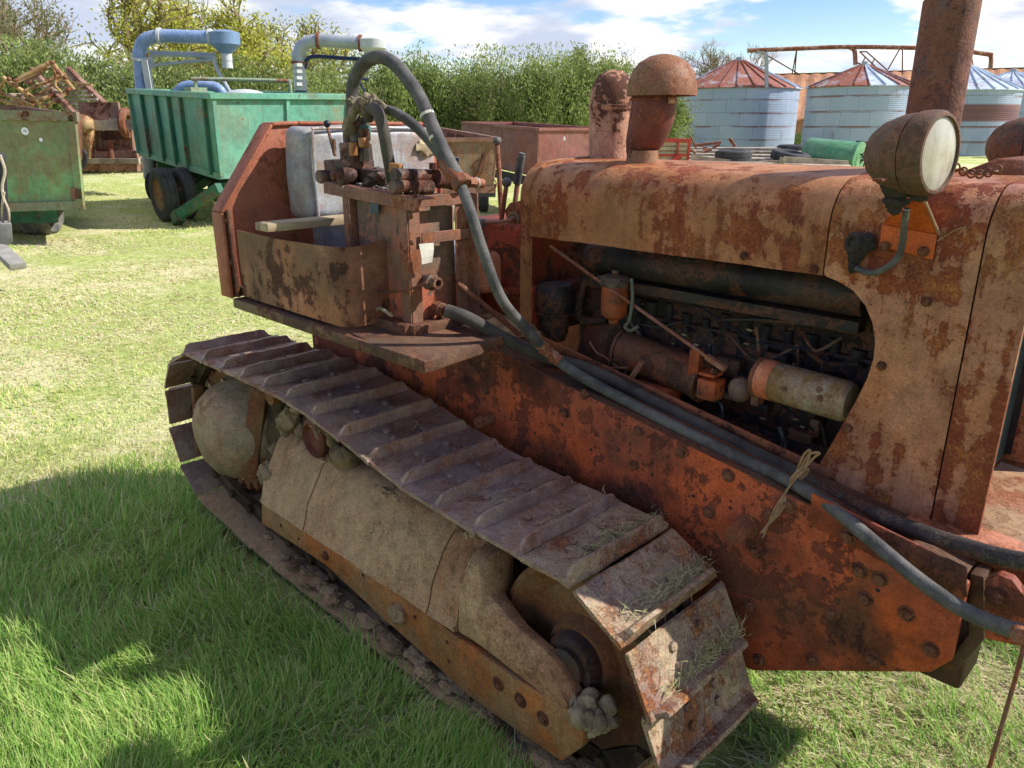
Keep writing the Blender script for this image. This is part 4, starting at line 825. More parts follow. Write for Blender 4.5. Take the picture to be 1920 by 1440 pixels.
mMaroon = rusty('trailer_maroon', lin((150, 94, 88)), lin((134, 82, 78)), .36, 1.4, [(.3, lin((84, 52, 48))), (.6, lin((116, 72, 62))), (.8, lin((140, 96, 84)))], dirt=lin((146, 116, 104)), dirt_amt=.2, speck=.4, seed=153, streak=.3, edge=.12)
mInner = rusty('trailer_inside', lin((132, 96, 84)), lin((112, 82, 74)), .5, 1.5, RUSTD, speck=.4, seed=155)
mRed = rusty('paint_red', lin((196, 70, 62)), lin((176, 60, 54)), .2, 3, RUST, speck=.3, seed=157)
mCream = rusty('paint_cream', lin((196, 184, 156)), lin((180, 168, 140)), .2, 2, RUST, dirt=lin((160, 146, 116)), dirt_amt=.2, speck=.3, seed=159)
mTyre = plain('tyre_rubber', lin((72, 72, 74)), .85, .35, 5, bump=.3, col2=lin((52, 52, 52)))
mTyreD = plain('tyre_dusty', lin((112, 108, 100)), .9, .35, 5, bump=.3, col2=lin((70, 70, 70)))
mRim = rusty('wheel_rim', lin((146, 120, 88)), lin((120, 96, 70)), .4, 4, RUST, seed=161)
mBlueP = rusty('pipe_blue', lin((124, 150, 190)), lin((138, 162, 198)), .2, 1.5, RUST, dirt=lin((150, 160, 172)), dirt_amt=.12, speck=.25, rough=.5, bump=.1, seed=163, streak=.2)
mBlueG = plain('cyclone_grey_blue', lin((120, 146, 176)), .5, .15, 2, col2=lin((104, 130, 160)))
mGalv = plain('galvanised', lin((168, 174, 180)), .42, .2, 3, metal=.25)
mWhiteP = plain('white_paint', lin((190, 192, 190)), .5, .1, 4)
mNavy = plain('navy_paint', lin((36, 48, 84)), .5, .2, 4)
mYel = rusty('reel_yellow', lin((186, 160, 106)), lin((160, 134, 100)), .45, 4, RUST, speck=.3, seed=165)
mGreyW = plain('grey_timber', lin((190, 176, 154)), .9, .3, 3, col2=lin((130, 116, 100)), bump=.4)
mRedO = rusty('implement_red', lin((150, 116, 100)), lin((128, 100, 88)), .42, 2, RUSTD, dirt=lin((150, 120, 100)), dirt_amt=.2, speck=.5, seed=167)
mTankG = rusty('drum_green', lin((96, 154, 112)), lin((84, 142, 102)), .12, 1.4, RUST, dirt=lin((130, 160, 128)), dirt_amt=.2, rough=.5, speck=.2, seed=169)
mBlackM = plain('black_metal', lin((44, 44, 48)), .6, .3, 4)
mSticker = plain('paper_sticker', lin((236, 236, 240)), .6, .03, 8)
mInk = plain('sticker_ink', lin((74, 84, 130)), .6, .03, 8)
def font_mesh(txt, size, m, parent, M4, name='lot_number', off=.001):
    cu = bpy.data.curves.new(name, 'FONT'); cu.body = txt; cu.size = size; cu.align_x = 'CENTER'; cu.align_y = 'CENTER'; cu.extrude = .0008
    t = bpy.data.objects.new(name, cu); COL.objects.link(t); dg = bpy.context.evaluated_depsgraph_get(); me = bpy.data.meshes.new_from_object(t.evaluated_get(dg)); bpy.data.objects.remove(t)
    me.transform(M4); me.materials.clear(); me.materials.append(m); o = bpy.data.objects.new(name, me); COL.objects.link(o); adopt(o, parent); return o
def sticker(parent, c, n, r, txt=None):
    n = Vector(n).normalized(); o = B().lathe(c, n, [(r, .0), (r, .004), (.001, .0045)], 24).build('lot_sticker', mSticker, parent)
    if txt:
        x = ZU.cross(n).normalized(); y = n.cross(x); M4 = Matrix.Translation(c+n*.006) @ Matrix((x, y, n)).transposed().to_4x4(); font_mesh(txt, r*.7, mInk, o, M4)
def wheel(parent, c, ax, r, w, m=None, rim=.58, name='wheel'):
    c = Vector(c); ax = Vector(ax).normalized(); h = w/2
    b = B().lathe(c, ax, [(r*rim, -h*.8), (r*(rim+.06), -h*.95), (r*.86, -h), (r*.95, -h*.86), (r, -h*.6), (r, -h*.42), (r*.975, -h*.38), (r*.975, -h*.3), (r, -h*.26), (r, h*.26), (r*.975, h*.3), (r*.975, h*.38), (r, h*.42), (r, h*.6), (r*.95, h*.86), (r*.86, h), (r*(rim+.06), h*.95), (r*rim, h*.8)], 36)
    t = b.build(name, m or mTyre, parent, 40)
    B().lathe(c, ax, [(r*rim, -h*.78), (r*rim*.92, -h*.5), (r*.25, -h*.35), (r*.18, -h*.7), (.001, -h*.7)], 28).lathe(c, ax, [(r*rim, h*.78), (r*rim*.92, h*.5), (r*.25, h*.35), (r*.18, h*.7), (.001, h*.7)], 28).build('rim', mRim, t)
    return t
def hopper(root, corners, h_pts, m_out, m_in, name='body_panel'):
    """open box from four top and four bottom corners, walls 4 cm thick, with a rolled rim"""
    t = [Vector(p) for p in corners]; l = [Vector(p) for p in h_pts]; ct = sum(t, Vector())/4; ob = []
    for i in range(4):
        j = (i+1) % 4; n = ((t[j]-t[i]).cross(l[i]-t[i])).normalized()
        if n.dot(t[i]-ct) > 0: n = -n
        b = B().hexa([t[i], t[j], l[j], l[i]], [p+n*.012 for p in (t[i], t[j], l[j], l[i])]); ob.append(b.build(name, m_out[i], root))
        q = [p+n*.014 for p in (t[i], t[j], l[j], l[i])]; B().face(q); b = B(); b.hexa(q, [p+n*.006 for p in q]); b.build('inner_panel', m_in, ob[-1])
    b = B(); b.hexa([l[0], l[1], l[2], l[3]], [p+ZU*.02 for p in l]); b.build('floor_panel', m_in, root)
    return ob
# --- big green tipping trailer ----------------------------------------
NT_, NB_ = PF(396, 180, 13.0), PF(412, 331, 13.05); FT_, FB_ = PF(243, 171, 17.2), PF(262, 287, 17.05); RT_ = PF(652, 182, 14.6)
RB_ = NB_+(RT_-NT_)*.95; BT_ = FT_+(RT_-NT_); BB_ = FB_+(RB_-NB_)
gt = empty('grain_trailer', (NB_+BB_)/2, 'large green ribbed tipping trailer with twin rear wheels standing behind the tractor seat', 'trailer')
gt.location.z = GZ
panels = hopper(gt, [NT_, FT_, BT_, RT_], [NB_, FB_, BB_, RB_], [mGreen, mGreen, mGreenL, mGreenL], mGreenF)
L_ = (FT_-NT_); E_ = (RT_-NT_); eN, lN = E_.normalized(), L_.normalized()
outS = -eN
for k, u in enumerate((.985, .80, .60, .44, .30, .05)):
    a = NT_.lerp(FT_, u); c = NB_.lerp(FB_, u); B().hexa([a+outS*.003, a+lN*.09+outS*.003, c+lN*.09+outS*.003, c+outS*.003], [a+outS*.065, a+lN*.07+outS*.065, c+lN*.07+outS*.065, c+outS*.065]).build('rib', mGreenF if k else mGreen, gt)
for u in (.0, .515, .99):
    a = NT_.lerp(RT_, u); c = NB_.lerp(RB_, u); q = -lN; B().hexa([a+q*.003, a+eN*.06+q*.003, c+eN*.06+q*.003, c+q*.003], [a+q*.04, a+eN*.06+q*.04, c+eN*.06+q*.04, c+q*.04]).build('rib', mGreenL, gt)
b = B()
for p, q in ((NT_, FT_), (NT_, RT_), (FT_, BT_), (RT_, BT_)): b.bar(p+(p-q).normalized()*.05, q+(q-p).normalized()*.05, .13, .10)
b.bevel(.01, 1); b.build('top_rim', mGreenL, gt)
b = B().bar(NB_, FB_, .06, .10).bar(NB_, RB_, .06, .08); b.build('bottom_rail', mGreenL, gt)
sticker(gt, PF(449, 235, 13.42)-lN*.02, -lN, .075, '112')
b = B()
fz = NB_+L_*.05+E_*.28-ZU*.25; fr = FB_+E_*.28-ZU*.22
for o in (Vector((0, 0, 0)), E_*.42): b.bar(fz+o, fr+o, .12, .22)
for u in (.1, .5, .9): b.bar(fz.lerp(fr, u)-E_*.2, fz.lerp(fr, u)+E_*.65, .1, .12)
b.build('chassis', mGreenF, gt)
wc = Vector(PZ(302, 416)); wc = wc+eN*.12; wc.z = GZ+.47
b = B().bar(wc+eN*.25-ZU*.02, wc+E_*.82-ZU*.02, .14, .14); b.bar(wc+eN*.5+ZU*.06, fz.lerp(fr, .45), .10, .16); b.build('axle', mGreenF, gt)
wheel(gt, wc, eN, .47, .25); wheel(gt, wc+eN*.34, eN, .46, .22, mTyre); wheel(gt, wc+E_*.80, eN, .47, .25)
b = B().bar(PF(337, 402, 13.4), PF(412, 352, 13.0), .13, .16); b.bar(PF(337, 402, 13.4), PF(330, 412, 13.6), .16, .2); b.build('drawbar', mGreenF, gt)
b = B().tube([PF(368, 178, 15.), PF(367, 152, 15.), PF(372, 148, 15.0), PF(535, 152, 15.4), PF(543, 156, 15.4), PF(545, 176, 15.4)], .035, 8, 4); b.box(PF(367, 171, 15.), (.3, .3, .12)); b.build('sheet_rail', rusty('rail_green', lin((136, 168, 132)), lin((150, 160, 140)), .3, 3, RUST, seed=171), gt)
# --- pneumatic grain blowers behind it ---------------------------------
def blower(label, D, sgn, xs, mp, mh, mb, arm_m):
    vx, vy0, vy1, bx, by, hx, hy, cx, cw, cy0, cy1, c2, s1 = xs
    r = empty('grain_blower', gpt(vx, D), label, 'grain blower', 'pneumatic grain blowers behind the green trailer')
    rad = .5*(22/FPX)*D
    pts = [PF(vx+4, vy0, D), PF(vx, vy1, D), PF(vx-1+(bx-vx)*.03, by+(vy1-by)*.62, D), PF(vx+(bx-vx)*.28, by+(vy1-by)*.17, D), PF(bx, by, D), PF((bx+hx)/2, (by+hy)/2, D), PF(hx, hy, D)]
    B().tube([gpt(vx+14, D)+ZU*.5, pts[0]], rad*.95, 16, 4).build('riser_pipe', arm_m, r)
    B().tube(pts, rad, 18, 8).build('discharge_pipe', mp, r)
    b = B()
    for p, q in ((pts[1], pts[2]), (pts[4], pts[5]), (pts[6], pts[5])): b.lathe(p, q-p, [(rad*.9, -.03), (rad*1.25, -.03), (rad*1.25, .03), (rad*.9, .03)], 20)
    b.build('pipe_clamp', mWhiteP if sgn > 0 else mSteel, r)
    c0 = PF(cx, cy0, D); w = cw/FPX*D; zz = lambda y: PF(cx, y, D).z-c0.z
    b = B().lathe(c0, ZU, [(w*.35, .05), (w*.5, .04), (w*1.0, .0), (w*1.03, -.01), (w*1.0, zz(cy1)), (w*.34, zz(c2)), (w*.30, zz(c2)-.02)], 30, True); b.tube([pts[-1]-(pts[-1]-pts[-2]).normalized()*.05, c0+ZU*zz((cy0+cy1)/2)], lambda t: rad*(1-.3*t), 16, spline=False); b.build('cyclone_head', mh, r, 30)
    b = B().lathe(c0, ZU, [(w*.36, zz(c2)), (w*.36, zz((c2+s1)/2)), (w*.33, zz((c2+s1)/2)-.01), (w*.36, zz(s1)), (.01, zz(s1))], 20); b.build('spout', mWhiteP if sgn > 0 else mNavy, r)
    b = B().box(gpt(vx+80, D)+ZU*.7, (1.6, .9, .5)); b.bevel(.05); b.lathe(gpt(vx+90, D)+ZU*1.1, Rt, [(.01, -.3), (.45, -.3), (.45, .3), (.01, .3)], 24); b.build('fan_casing', mBlackM if sgn > 0 else mNavy, r)
    for dx in (-.7, .7): wheel(r, gpt(vx+80, D)+Rt*dx+ZU*.33, Rt, .33, .2)
    return r
bl = blower('blue pneumatic grain blower with grey blue cyclone head behind the green trailer', 18., 1, (262, 168, 112, 300, 68, 395, 70, 420, 25, 61, 84, 101, 128), mBlueP, mBlueG, mWhiteP, mWhiteP)
b = B().tube([PF(284, 126, 18), PF(284, 112, 18), PF(290, 103, 18), PF(340, 103, 18), PF(402, 107, 18)], .05, 8, 4); b.tube([PF(284, 123, 18), PF(402, 111, 18)], .035, 8, 2); b.tube([PF(278, 97, 18), PF(404, 101, 18)], .025, 8, 2); b.tube([PF(402, 107, 18), PF(406, 128, 18), PF(434, 178, 18)], .045, 8, 4); b.bar(PF(272, 118, 18), PF(287, 120, 18), .12, .22); b.build('support_arm', mGalv, bl)
b = B().bar(PF(272, 112, 17.9), PF(282, 172, 17.9), .13, .13); b.build('side_post', mWhiteP, bl)
b = B().tube([PF(330, 178, 17.), PF(340, 165, 17.), PF(360, 160, 17), PF(395, 161, 17), PF(412, 168, 17), PF(418, 180, 17)], .10, 12, 6); b.build('return_pipe', mBlueP, bl)
b = B().sphere(PF(460, 182, 17.5), .38, (1.2, 1.2, .42)); b.build('tank_lid', mWhiteP, bl)
b2 = blower('pale grey grain blower with navy riser and white cyclone head right of the blue one', 19., -1, (560, 170, 118, 597, 76, 676, 81, 698, 23, 74, 91, 106, 112), mGalv, mWhiteP, mNavy, mNavy)
b = B().tube([PF(572, 128, 19), PF(575, 113, 19), PF(590, 106, 19), PF(640, 109, 19), PF(690, 112, 19)], .045, 8, 4); b.bar(PF(678, 112, 19), PF(698, 118, 19), .2, .22); b.tube([PF(690, 150, 19.2), PF(672, 148, 19.2), PF(684, 172, 19.2)], .03, 6, 3); b.build('support_arm', mNavy, b2)
b = B()
for y in (122, 134, 146, 158): b.box(PF(559, y, 18.86), (.14, .14, .07))
b.build('riser_band', mWhiteP, b2)
# --- old green trailer on the left --------------------------------------
lt = empty('farm_trailer', gpt(60, 12.), 'old faded green box trailer with rusty rim at the left edge', 'trailer')
D0 = 11.3
A0, A1 = PF(-120, 212, D0), PF(143, 219, D0); A2, A3 = PF(159, 384, D0), PF(-95, 392, D0); bk = -Rt*1.1+Fh*3.4
bkd = Fh*3.6-Rt*2.2
hopper(lt, [A0, A1, A1+bkd, A0+bkd], [A3, A2, A2+bkd, A3+bkd], [mGreenO]*4, mInner)
b = B().bar(A0-Rt*.02, A1+Rt*.03, .10, .13); b.bar(A1, A1+bkd, .10, .13); b.bar(A0+bkd, A1+bkd, .1, .13); b.build('top_rim', mGreenR, lt)
b = B().hexa([A1-Rt*.10-Fh*.0, A1, A2, A2-Rt*.10], [p-Fh*.05 for p in (A1-Rt*.10, A1, A2, A2-Rt*.10)]); b.build('corner_post', mGreenO, lt)
b = B().bar(A3-Fh*.02, A2-Fh*.02, .05, .12); b.build('bottom_rail', mGreenR, lt)
b = B().box(PF(141, 366, D0-.05), (.05, .05, .05)); b = B().hexa([PF(x, y, D0-.02) for x, y in ((132, 353), (152, 353), (154, 373), (133, 373))], [PF(x, y, D0-.05) for x, y in ((132, 353), (152, 353), (154, 373), (133, 373))]); b.build('tail_plate', mInner, lt)
sticker(lt, PF(47, 246, D0-.012), -Fh, .052, '109'); sticker(lt, PF(77, 262, D0-.012), -Fh, .026)
wheel(lt, PZ(80, 440)+ZU*.36, Rt, .36, .46, mTyreD); wheel(lt, PZ(30, 436)-Rt*.4+ZU*.36, Rt, .36, .3, mTyreD)
b = B().bar(PF(10, 405, 11.9), PF(104, 405, 11.9), .12, .2); b.bar(PF(60, 395, 12), PF(60, 380, 15), .12, .16); b.build('axle', mGreenF, lt)
mh = empty('maroon_hopper', gpt(20, 16.), 'maroon steel hopper showing above the rim of the old green trailer', 'hopper')
b = B().hexa([PF(-160, 196, 16), PF(30, 197, 16), PF(30, 300, 16), PF(-160, 300, 16)], [PF(-160, 199, 19), PF(20, 199, 19), PF(20, 290, 19), PF(-160, 290, 19)]); b.hexa([PF(31, 198, 15.9), PF(146, 214, 15.2), PF(146, 300, 15.2), PF(31, 300, 15.9)], [p+Fh*.15 for p in (PF(31, 198, 15.9), PF(146, 214, 15.2), PF(146, 300, 15.2), PF(31, 300, 15.9))]); b.build('side_sheet', mInner, mh)
for x in (-60, 90): wheel(mh, gpt(x, 16.8)+ZU*.35, Rt, .35, .2)
# left-edge implement foot
im = empty('hydraulic_implement', gpt(0, 8.6), 'dark implement leg with hoses and grey foot plate at the left edge', 'implement')
b = B().bar(PF(-14, 285, 8.6), PF(-6, 440, 8.5), .16, .2); b.bar(PF(3, 300, 8.5), PF(2, 400, 8.5), .05, .06); b.bevel(.01); b.build('upright', mBlackM, im)
b = B().tube([PF(8, 360, 8.4), PF(4, 385, 8.4), PF(5, 415, 8.4), PF(16, 418, 8.4), PF(16, 395, 8.4), PF(6, 370, 8.4)], .012, 8); b.tube([PF(0, 290, 8.4), PF(9, 320, 8.4), PF(4, 350, 8.4), PF(8, 380, 8.4)], .015, 8); b.build('hose', mGreyW, im)
b = B().hexa([PF(x, y, 8.3) for x, y in ((-30, 420), (22, 420), (24, 455), (-10, 470))], [PF(x, y, 8.6) for x, y in ((-30, 412), (18, 412), (20, 440), (-10, 455))]); b.bar(PF(-6, 462, 8.3), PF(34, 500, 7.9), .16, .07); b.bevel(.008); b.build('foot_plate', plain('foot_grey', lin((150, 146, 138)), .8, .3, 6), im)
# --- yellow reel and slatted hay elevator --------------------------------
D = 21.
hr = empty('reel_frame', gpt(60, D), 'yellow tubular crop reel frame lying above the old green trailer', 'reel')
b = B()
for (x, y), (x2, y2), r in (((-20, 165), (62, 200), .05), ((-20, 180), (55, 205), .045), ((5, 145), (85, 200), .06), ((28, 152), (96, 116), .05), ((30, 156), (88, 126), .03), ((45, 172), (122, 138), .045), ((65, 180), (118, 146), .03), ((70, 190), (122, 170), .05), ((85, 200), (128, 172), .05), ((98, 118), (138, 168), .055), ((8, 148), (-10, 190), .04)):
    b.tube([PF(x, y, D), PF(x2, y2, D+.3)], r, 8, 2)
b.tube([PF(96, 122, D), PF(104, 140, D), PF(104, 160, D), PF(116, 174, D)], .03, 8, 4); b.build('tube_frame', mYel, hr)
for x, y in ((98, 117), (110, 135), (122, 145), (128, 168), (17, 148), (58, 155), (108, 190)): B().blob(PF(x, y, D-.1), .06, .3, 2).build('bearing', mSteel, hr)
for k in range(14):
    x, y = random.uniform(-10, 120), random.uniform(150, 205); a_ = random.uniform(-.7, .5); l_ = random.uniform(25, 60)
    B().bar(PF(x, y, D+.6), PF(x+l_*math.cos(a_), y+l_*math.sin(a_), D+random.uniform(0, 1.2)), random.uniform(.05, .12), random.uniform(.04, .09)).build('scrap_bar', random.choice((mSteel, mGreyW, mRedO, mYel)), hr)
he = empty('hay_elevator', gpt(200, 20.), 'weathered red hay elevator with wooden slats beside the green trailers', 'hay elevator')
D = 20.
b = B()
for t in np.linspace(0, 1, 11):
    b.bar(PF(78+80*t, 148+76*t, D+2.2-2*t), PF(138+92*t, 148+76*t, D+1.9-2*t), .09, .055)
b.build('slats', mGreyW, he)
b = B().bar(PF(60, 132, D+2.3), PF(160, 236, D), .10, .16); b.bar(PF(128, 132, D+2.3), PF(240, 240, D), .12, .2); b.bar(PF(150, 208, D), PF(225, 208, D), .1, .4)
b.build('side_board', mRedO, he)
b = B()
for y, h in ((233, .20), (240, .12)): b.bar(PF(160, y, D-.1), PF(254, y-1, D-.1), .1, h)
b.build('lower_board', mGreyW, he); b = B().bar(PF(165, 302, D-.3), PF(262, 302, D-.3), .12, .12); b.build('lower_board', mGreyW, he)
b = B().bar(PF(150, 292, D), PF(262, 290, D), .3, .2); b.bar(PF(158, 312, D-.2), PF(260, 313, D-.2), .2, .22); b.bar(PF(190, 240, D+.2), PF(196, 300, D+.2), .3, .1); b.bar(PF(248, 240, D+.2), PF(252, 300, D+.2), .3, .1); b.bar(PF(166, 276, D+.3), PF(258, 272, D+.3), .4, .3); b.bar(PF(168, 256, D+.6), PF(256, 254, D+.6), .4, .5); b.build('lower_frame', mRedO, he)
b = B().cyl(PF(207, 262, D-.1), PF(211, 302, D-.1), .05, .11, 10); b.build('drop_leg', mSteel, he)
b = B().prism([PF(x, y, D-.3) for x, y in ((146, 228), (158, 232), (172, 246), (168, 300), (156, 298), (150, 260))], Fh*.3); b.bevel(.03); b.dent(.03, 5); b.build('chain_guard', mYel, he)
b = B().blob(PF(158, 232, D-.3), .22, .3, 2); b.build('drive_boss', mYel, he); b = B().tube([PF(150, 280, D-.4), PF(160, 290, D-.4), PF(156, 315, D-.4)], .05, 8); b.build('loop_hose', mBlackM, he); b = B().torus(PF(238, 232, D+.1), Rt, .28, .1, 20, 8); b.build('hub_ring', mSteel, he)
for x in (156, 262): wheel(he, PZ(x, 324)+ZU*.3, Rt, .30, .18, mTyreD)
# --- trailers behind the driver's place -----------------------------------
bt = empty('box_trailer', gpt(860, 10.), 'grey brown rusty box trailer with a white round sticker behind the control levers', 'trailer')
D = 9.6
a1, a0 = PF(936, 262, D), PF(700, 262, D-.3); c1, c0 = PF(926, 347, D), PF(700, 347, D-.3); bkv = PF(790, 236, 13.2)-PF(936, 262, D)
hopper(bt, [a0, a1, a1+bkv, a0+bkv], [c0, c1, c1+bkv, c0+bkv], [mBrownT]*4, mInner)
b = B().bar(a0, a1, .06, .05).bar(a1, a1+bkv, .06, .05).bar(a1+bkv, a0+bkv, .06, .05); b.bar(c0-ZU*.05, c1-ZU*.05, .08, .08); b.build('top_rim', rusty('rim_brown', lin((140, 106, 86)), lin((120, 88, 72)), .4, 3, RUST, seed=173), bt)
sticker(bt, PF(891, 266, D-.02), -Fh, .032, '98')
b = B().tube([PF(906, 300, D-.05), PF(898, 322, D-.06), PF(890, 335, D-.05)], .02, 6); b.bar(PF(909, 288, D-.05), PF(903, 325, D-.05), .03, .03); b.torus(PF(895, 312, D-.06), Fh, .06, .007, 16, 6); b.tube([PF(905, 328, D-.08), PF(925, 335, D-.08), PF(930, 350, D-.08), PF(912, 362, D-.08)], .007, 6); b.build('latch', mSteel, bt)
wheel(bt, PZ(905, 402)+ZU*.33+Fh*.5, Rt, .33, .2); wheel(bt, PZ(905, 402)-Rt*1.4+ZU*.33+Fh*.5, Rt, .33, .2)
b = B().box(PF(850, 362, D+.6), (.3, .3, .2)); b.bar(c0+Fh*.5-ZU*.1, c1+Fh*.5-ZU*.1, .12, .16); b.build('axle', mBlackM, bt)
mt = empty('box_trailer', gpt(1000, 14.), 'maroon rusted box trailer with sticker just left of the intake stack', 'trailer')
D = 14.
n1 = PF(1009, 242, D); n1b = PF(1006, 332, D); e1 = PF(1128, 242, D+.55); e1b = PF(1126, 330, D+.55); l1 = PF(866, 230, D+4.0); l1b = PF(858, 300, D+4.0)
bk1 = l1+(e1-n1)
hopper(mt, [n1, l1, bk1, e1], [n1b, l1b, bk1-(l1-l1b), e1b], [mMaroon]*4, mInner)
b = B().bar(n1, l1, .06, .05).bar(n1, e1, .06, .05).bar(l1, bk1, .06, .05).bar(bk1, e1, .06, .05); b.build('top_rim', mMaroon, mt)
sticker(mt, PF(1056, 260, D+.22), -Fh*.97+Rt*.2, .040, '97')
wheel(mt, gpt(1015, D+.6)+ZU*.38+Rt*.1, Rt, .38, .22); wheel(mt, gpt(1110, D+.8)+ZU*.38, Rt, .38, .22)
b = B().bar(n1b-ZU*.1, l1b-ZU*.1, .1, .14).bar(n1b-ZU*.1+Fh*.5, e1b-ZU*.1+Fh*.5, .1, .14); b.build('chassis', mBlackM, mt)
rt = empty('red_trailer', gpt(1255, 20.), 'small cream and red sided trailer just right of the intake elbow', 'trailer')
D = 19.
q = [PF(1180, 262, D), PF(1293, 264, D)]; ql = [PF(1180, 312, D), PF(1288, 312, D)]; kv = Fh*3.2-Rt*.8
hopper(rt, [q[0], q[1], q[1]+kv, q[0]+kv], [ql[0], ql[1], ql[1]+kv, ql[0]+kv], [mCream]*4, mCream)
b = B().bar(q[0], q[1], .06, .09).bar(q[1], q[1]+kv, .06, .09).bar(q[0]+kv, q[1]+kv, .06, .09).bar(q[1], ql[1], .06, .06); b.bar(PF(1180, 291, D-.02), PF(1290, 291, D-.02), .03, .05); b.bar(PF(1272, 266, D-.05), PF(1269, 296, D-.05), .04, .04); b.bar(PF(1258, 305, D-.06), PF(1276, 292, D-.06), .1, .12); b.build('red_frame', mRed, rt)
b = B()
for y in (274, 283, 300): b.bar(PF(1180, y, D-.012), PF(1291, y+.5, D-.012), .012, .015)
b.build('plank_gap', mSteel, rt)
wheel(rt, gpt(1205, D+.8)+ZU*.4, Rt, .4, .22); wheel(rt, gpt(1280, D+.8)+ZU*.4, Rt, .4, .22)
# --- timber flatbed with tyres, drum, oddments ------------------------------
fb = empty('flatbed_trailer', gpt(1430, 21.), 'low timber flatbed trailer carrying old tyres behind the hood', 'trailer')
b = B(); D = 20.5
for k, (y, dd) in enumerate(((307, 0), (300, .9), (294, 1.8), (288, 2.7), (283, 3.6))): b.bar(PF(1285, y-3, D+dd), PF(1588-k*14, y+6-k*2, D+dd-.6), .75, .12)
b.bevel(.02, 1); b.dent(.02, 3); b.build('deck_boards', mGreyW, fb)
b = B().bar(PF(1386, 310, D-.4), PF(1475, 306, D-.5), .12, .16); b.bar(PF(1470, 302, D-.5), PF(1588, 310, D-.7), .2, .22); b.bar(PF(1296, 295, D-.2), PF(1386, 306, D-.3), .1, .12); b.bar(PF(1468, 295, D-.7), PF(1461, 322, D-.7), .08, .12); b.build('side_rail', mGreyW, fb)
for x in (1340, 1480, 1570): wheel(fb, gpt(x, D+.6)+ZU*.34, Rt, .34, .22)
for k in range(9):
    x = random.uniform(1292, 1400); p = PF(x, random.uniform(272, 290), D+random.uniform(1, 3)); tag(B().tube([p, p+Rt*random.uniform(-.8, .8)+ZU*random.uniform(-.2, .35)], random.uniform(.02, .05), 6, 2).build('loose_pole', mSteel), 'rusty scrap pole in the tangle at the left end of the flatbed', 'pole', 'scrap poles heaped on the flatbed')
def tyre(px, py, D, r, w, lab, tilt=0):
    o = empty('old_tyre', (0, 0, 0), lab, 'tyre', 'old tyres lying on the flatbed'); c = PF(px, py, D)
    ax = Vector((math.sin(tilt)*.3, 0, 1)); t = B().lathe(c, ax, [(r*.62, -w/2), (r*.8, -w*.52), (r*.95, -w*.42), (r, -w*.3), (r, w*.3), (r*.95, w*.42), (r*.8, w*.52), (r*.62, w/2), (r*.55, w*.3), (r*.55, -w*.3), (r*.62, -w/2)], 36); o.location = c; t.build('tread', mTyre, o, 40); return o
tyre(1374, 302, 20.6, .46, .22, 'lower of two stacked tyres at the near left of the flatbed'); tyre(1375, 290, 20.6, .46, .22, 'dusty upper tyre of the stack at the near left of the flatbed')
tyre(1424, 288, 23.0, .46, .2, 'flat black tyre at the far middle of the flatbed'); tyre(1482, 294, 20.8, .50, .26, 'muddy large tyre on the flatbed nearest the green drum', .6)
tyre(1487, 280, 23.5, .46, .26, 'dark tyre lying behind the muddy one beside the drum')
gd = empty('green_drum', gpt(1560, 21.), 'green cylindrical drum lying on its side beside the grain bins', 'drum')
a, d = PF(1512, 289, 21.6), PF(1607, 299, 20.7); ax = (d-a).normalized(); r = .43
b = B().lathe(a, ax, [(.001, -.05), (r*.6, -.04), (r*.92, .0), (r, .05), (r, (d-a).length), (r*.97, (d-a).length+.02)], 36); b.build('drum_shell', mTankG, gd)
b = B().lathe(d, ax, [(r*1.03, -.02), (r*1.05, .0), (r*1.03, .05), (r*.9, .06), (r*.3, .02), (.001, .02)], 36); b.build('drum_end', mTankG, gd)
b = B().tube([d+ax*.06+ZU*.15, d+ax*.25, d+ax*.3-ZU*.4], .02, 6, 4)
for k in range(5): b.tube([d+ax*.08+ZU*(.1-.05*k), d+ax*(.2+.03*k)+ZU*random.uniform(-.1, .25), d+ax*(.16+.05*k)-ZU*.42], .015, 6, 4)
b.box(d+ZU*.42, (.12, .12, .08)); b.build('hoses', mBlackM, gd)
b = B().bar(a-ZU*.47, d-ZU*.47, .6, .12); b.bar(a+ax*.4-ZU*.5, a+ax*.4-ZU*.95, .3, .12); b.bar(d-ax*.4-ZU*.5, d-ax*.4-ZU*.85, .3, .12); b.build('cradle', mGreyW, gd)
tp_o = empty('tap_standpipe', gpt(1640, 17.), 'thin black T shaped standpipe in the grass right of the green drum', 'standpipe')
b = B().tube([gpt(1638, 17.), PF(1638, 312, 17.)], .02, 6, 2); b.tube([PF(1630, 311, 17.), PF(1645, 311, 17.), PF(1647, 305, 17.)], .018, 6, 2); b.build('pipe', mBlackM, tp_o)
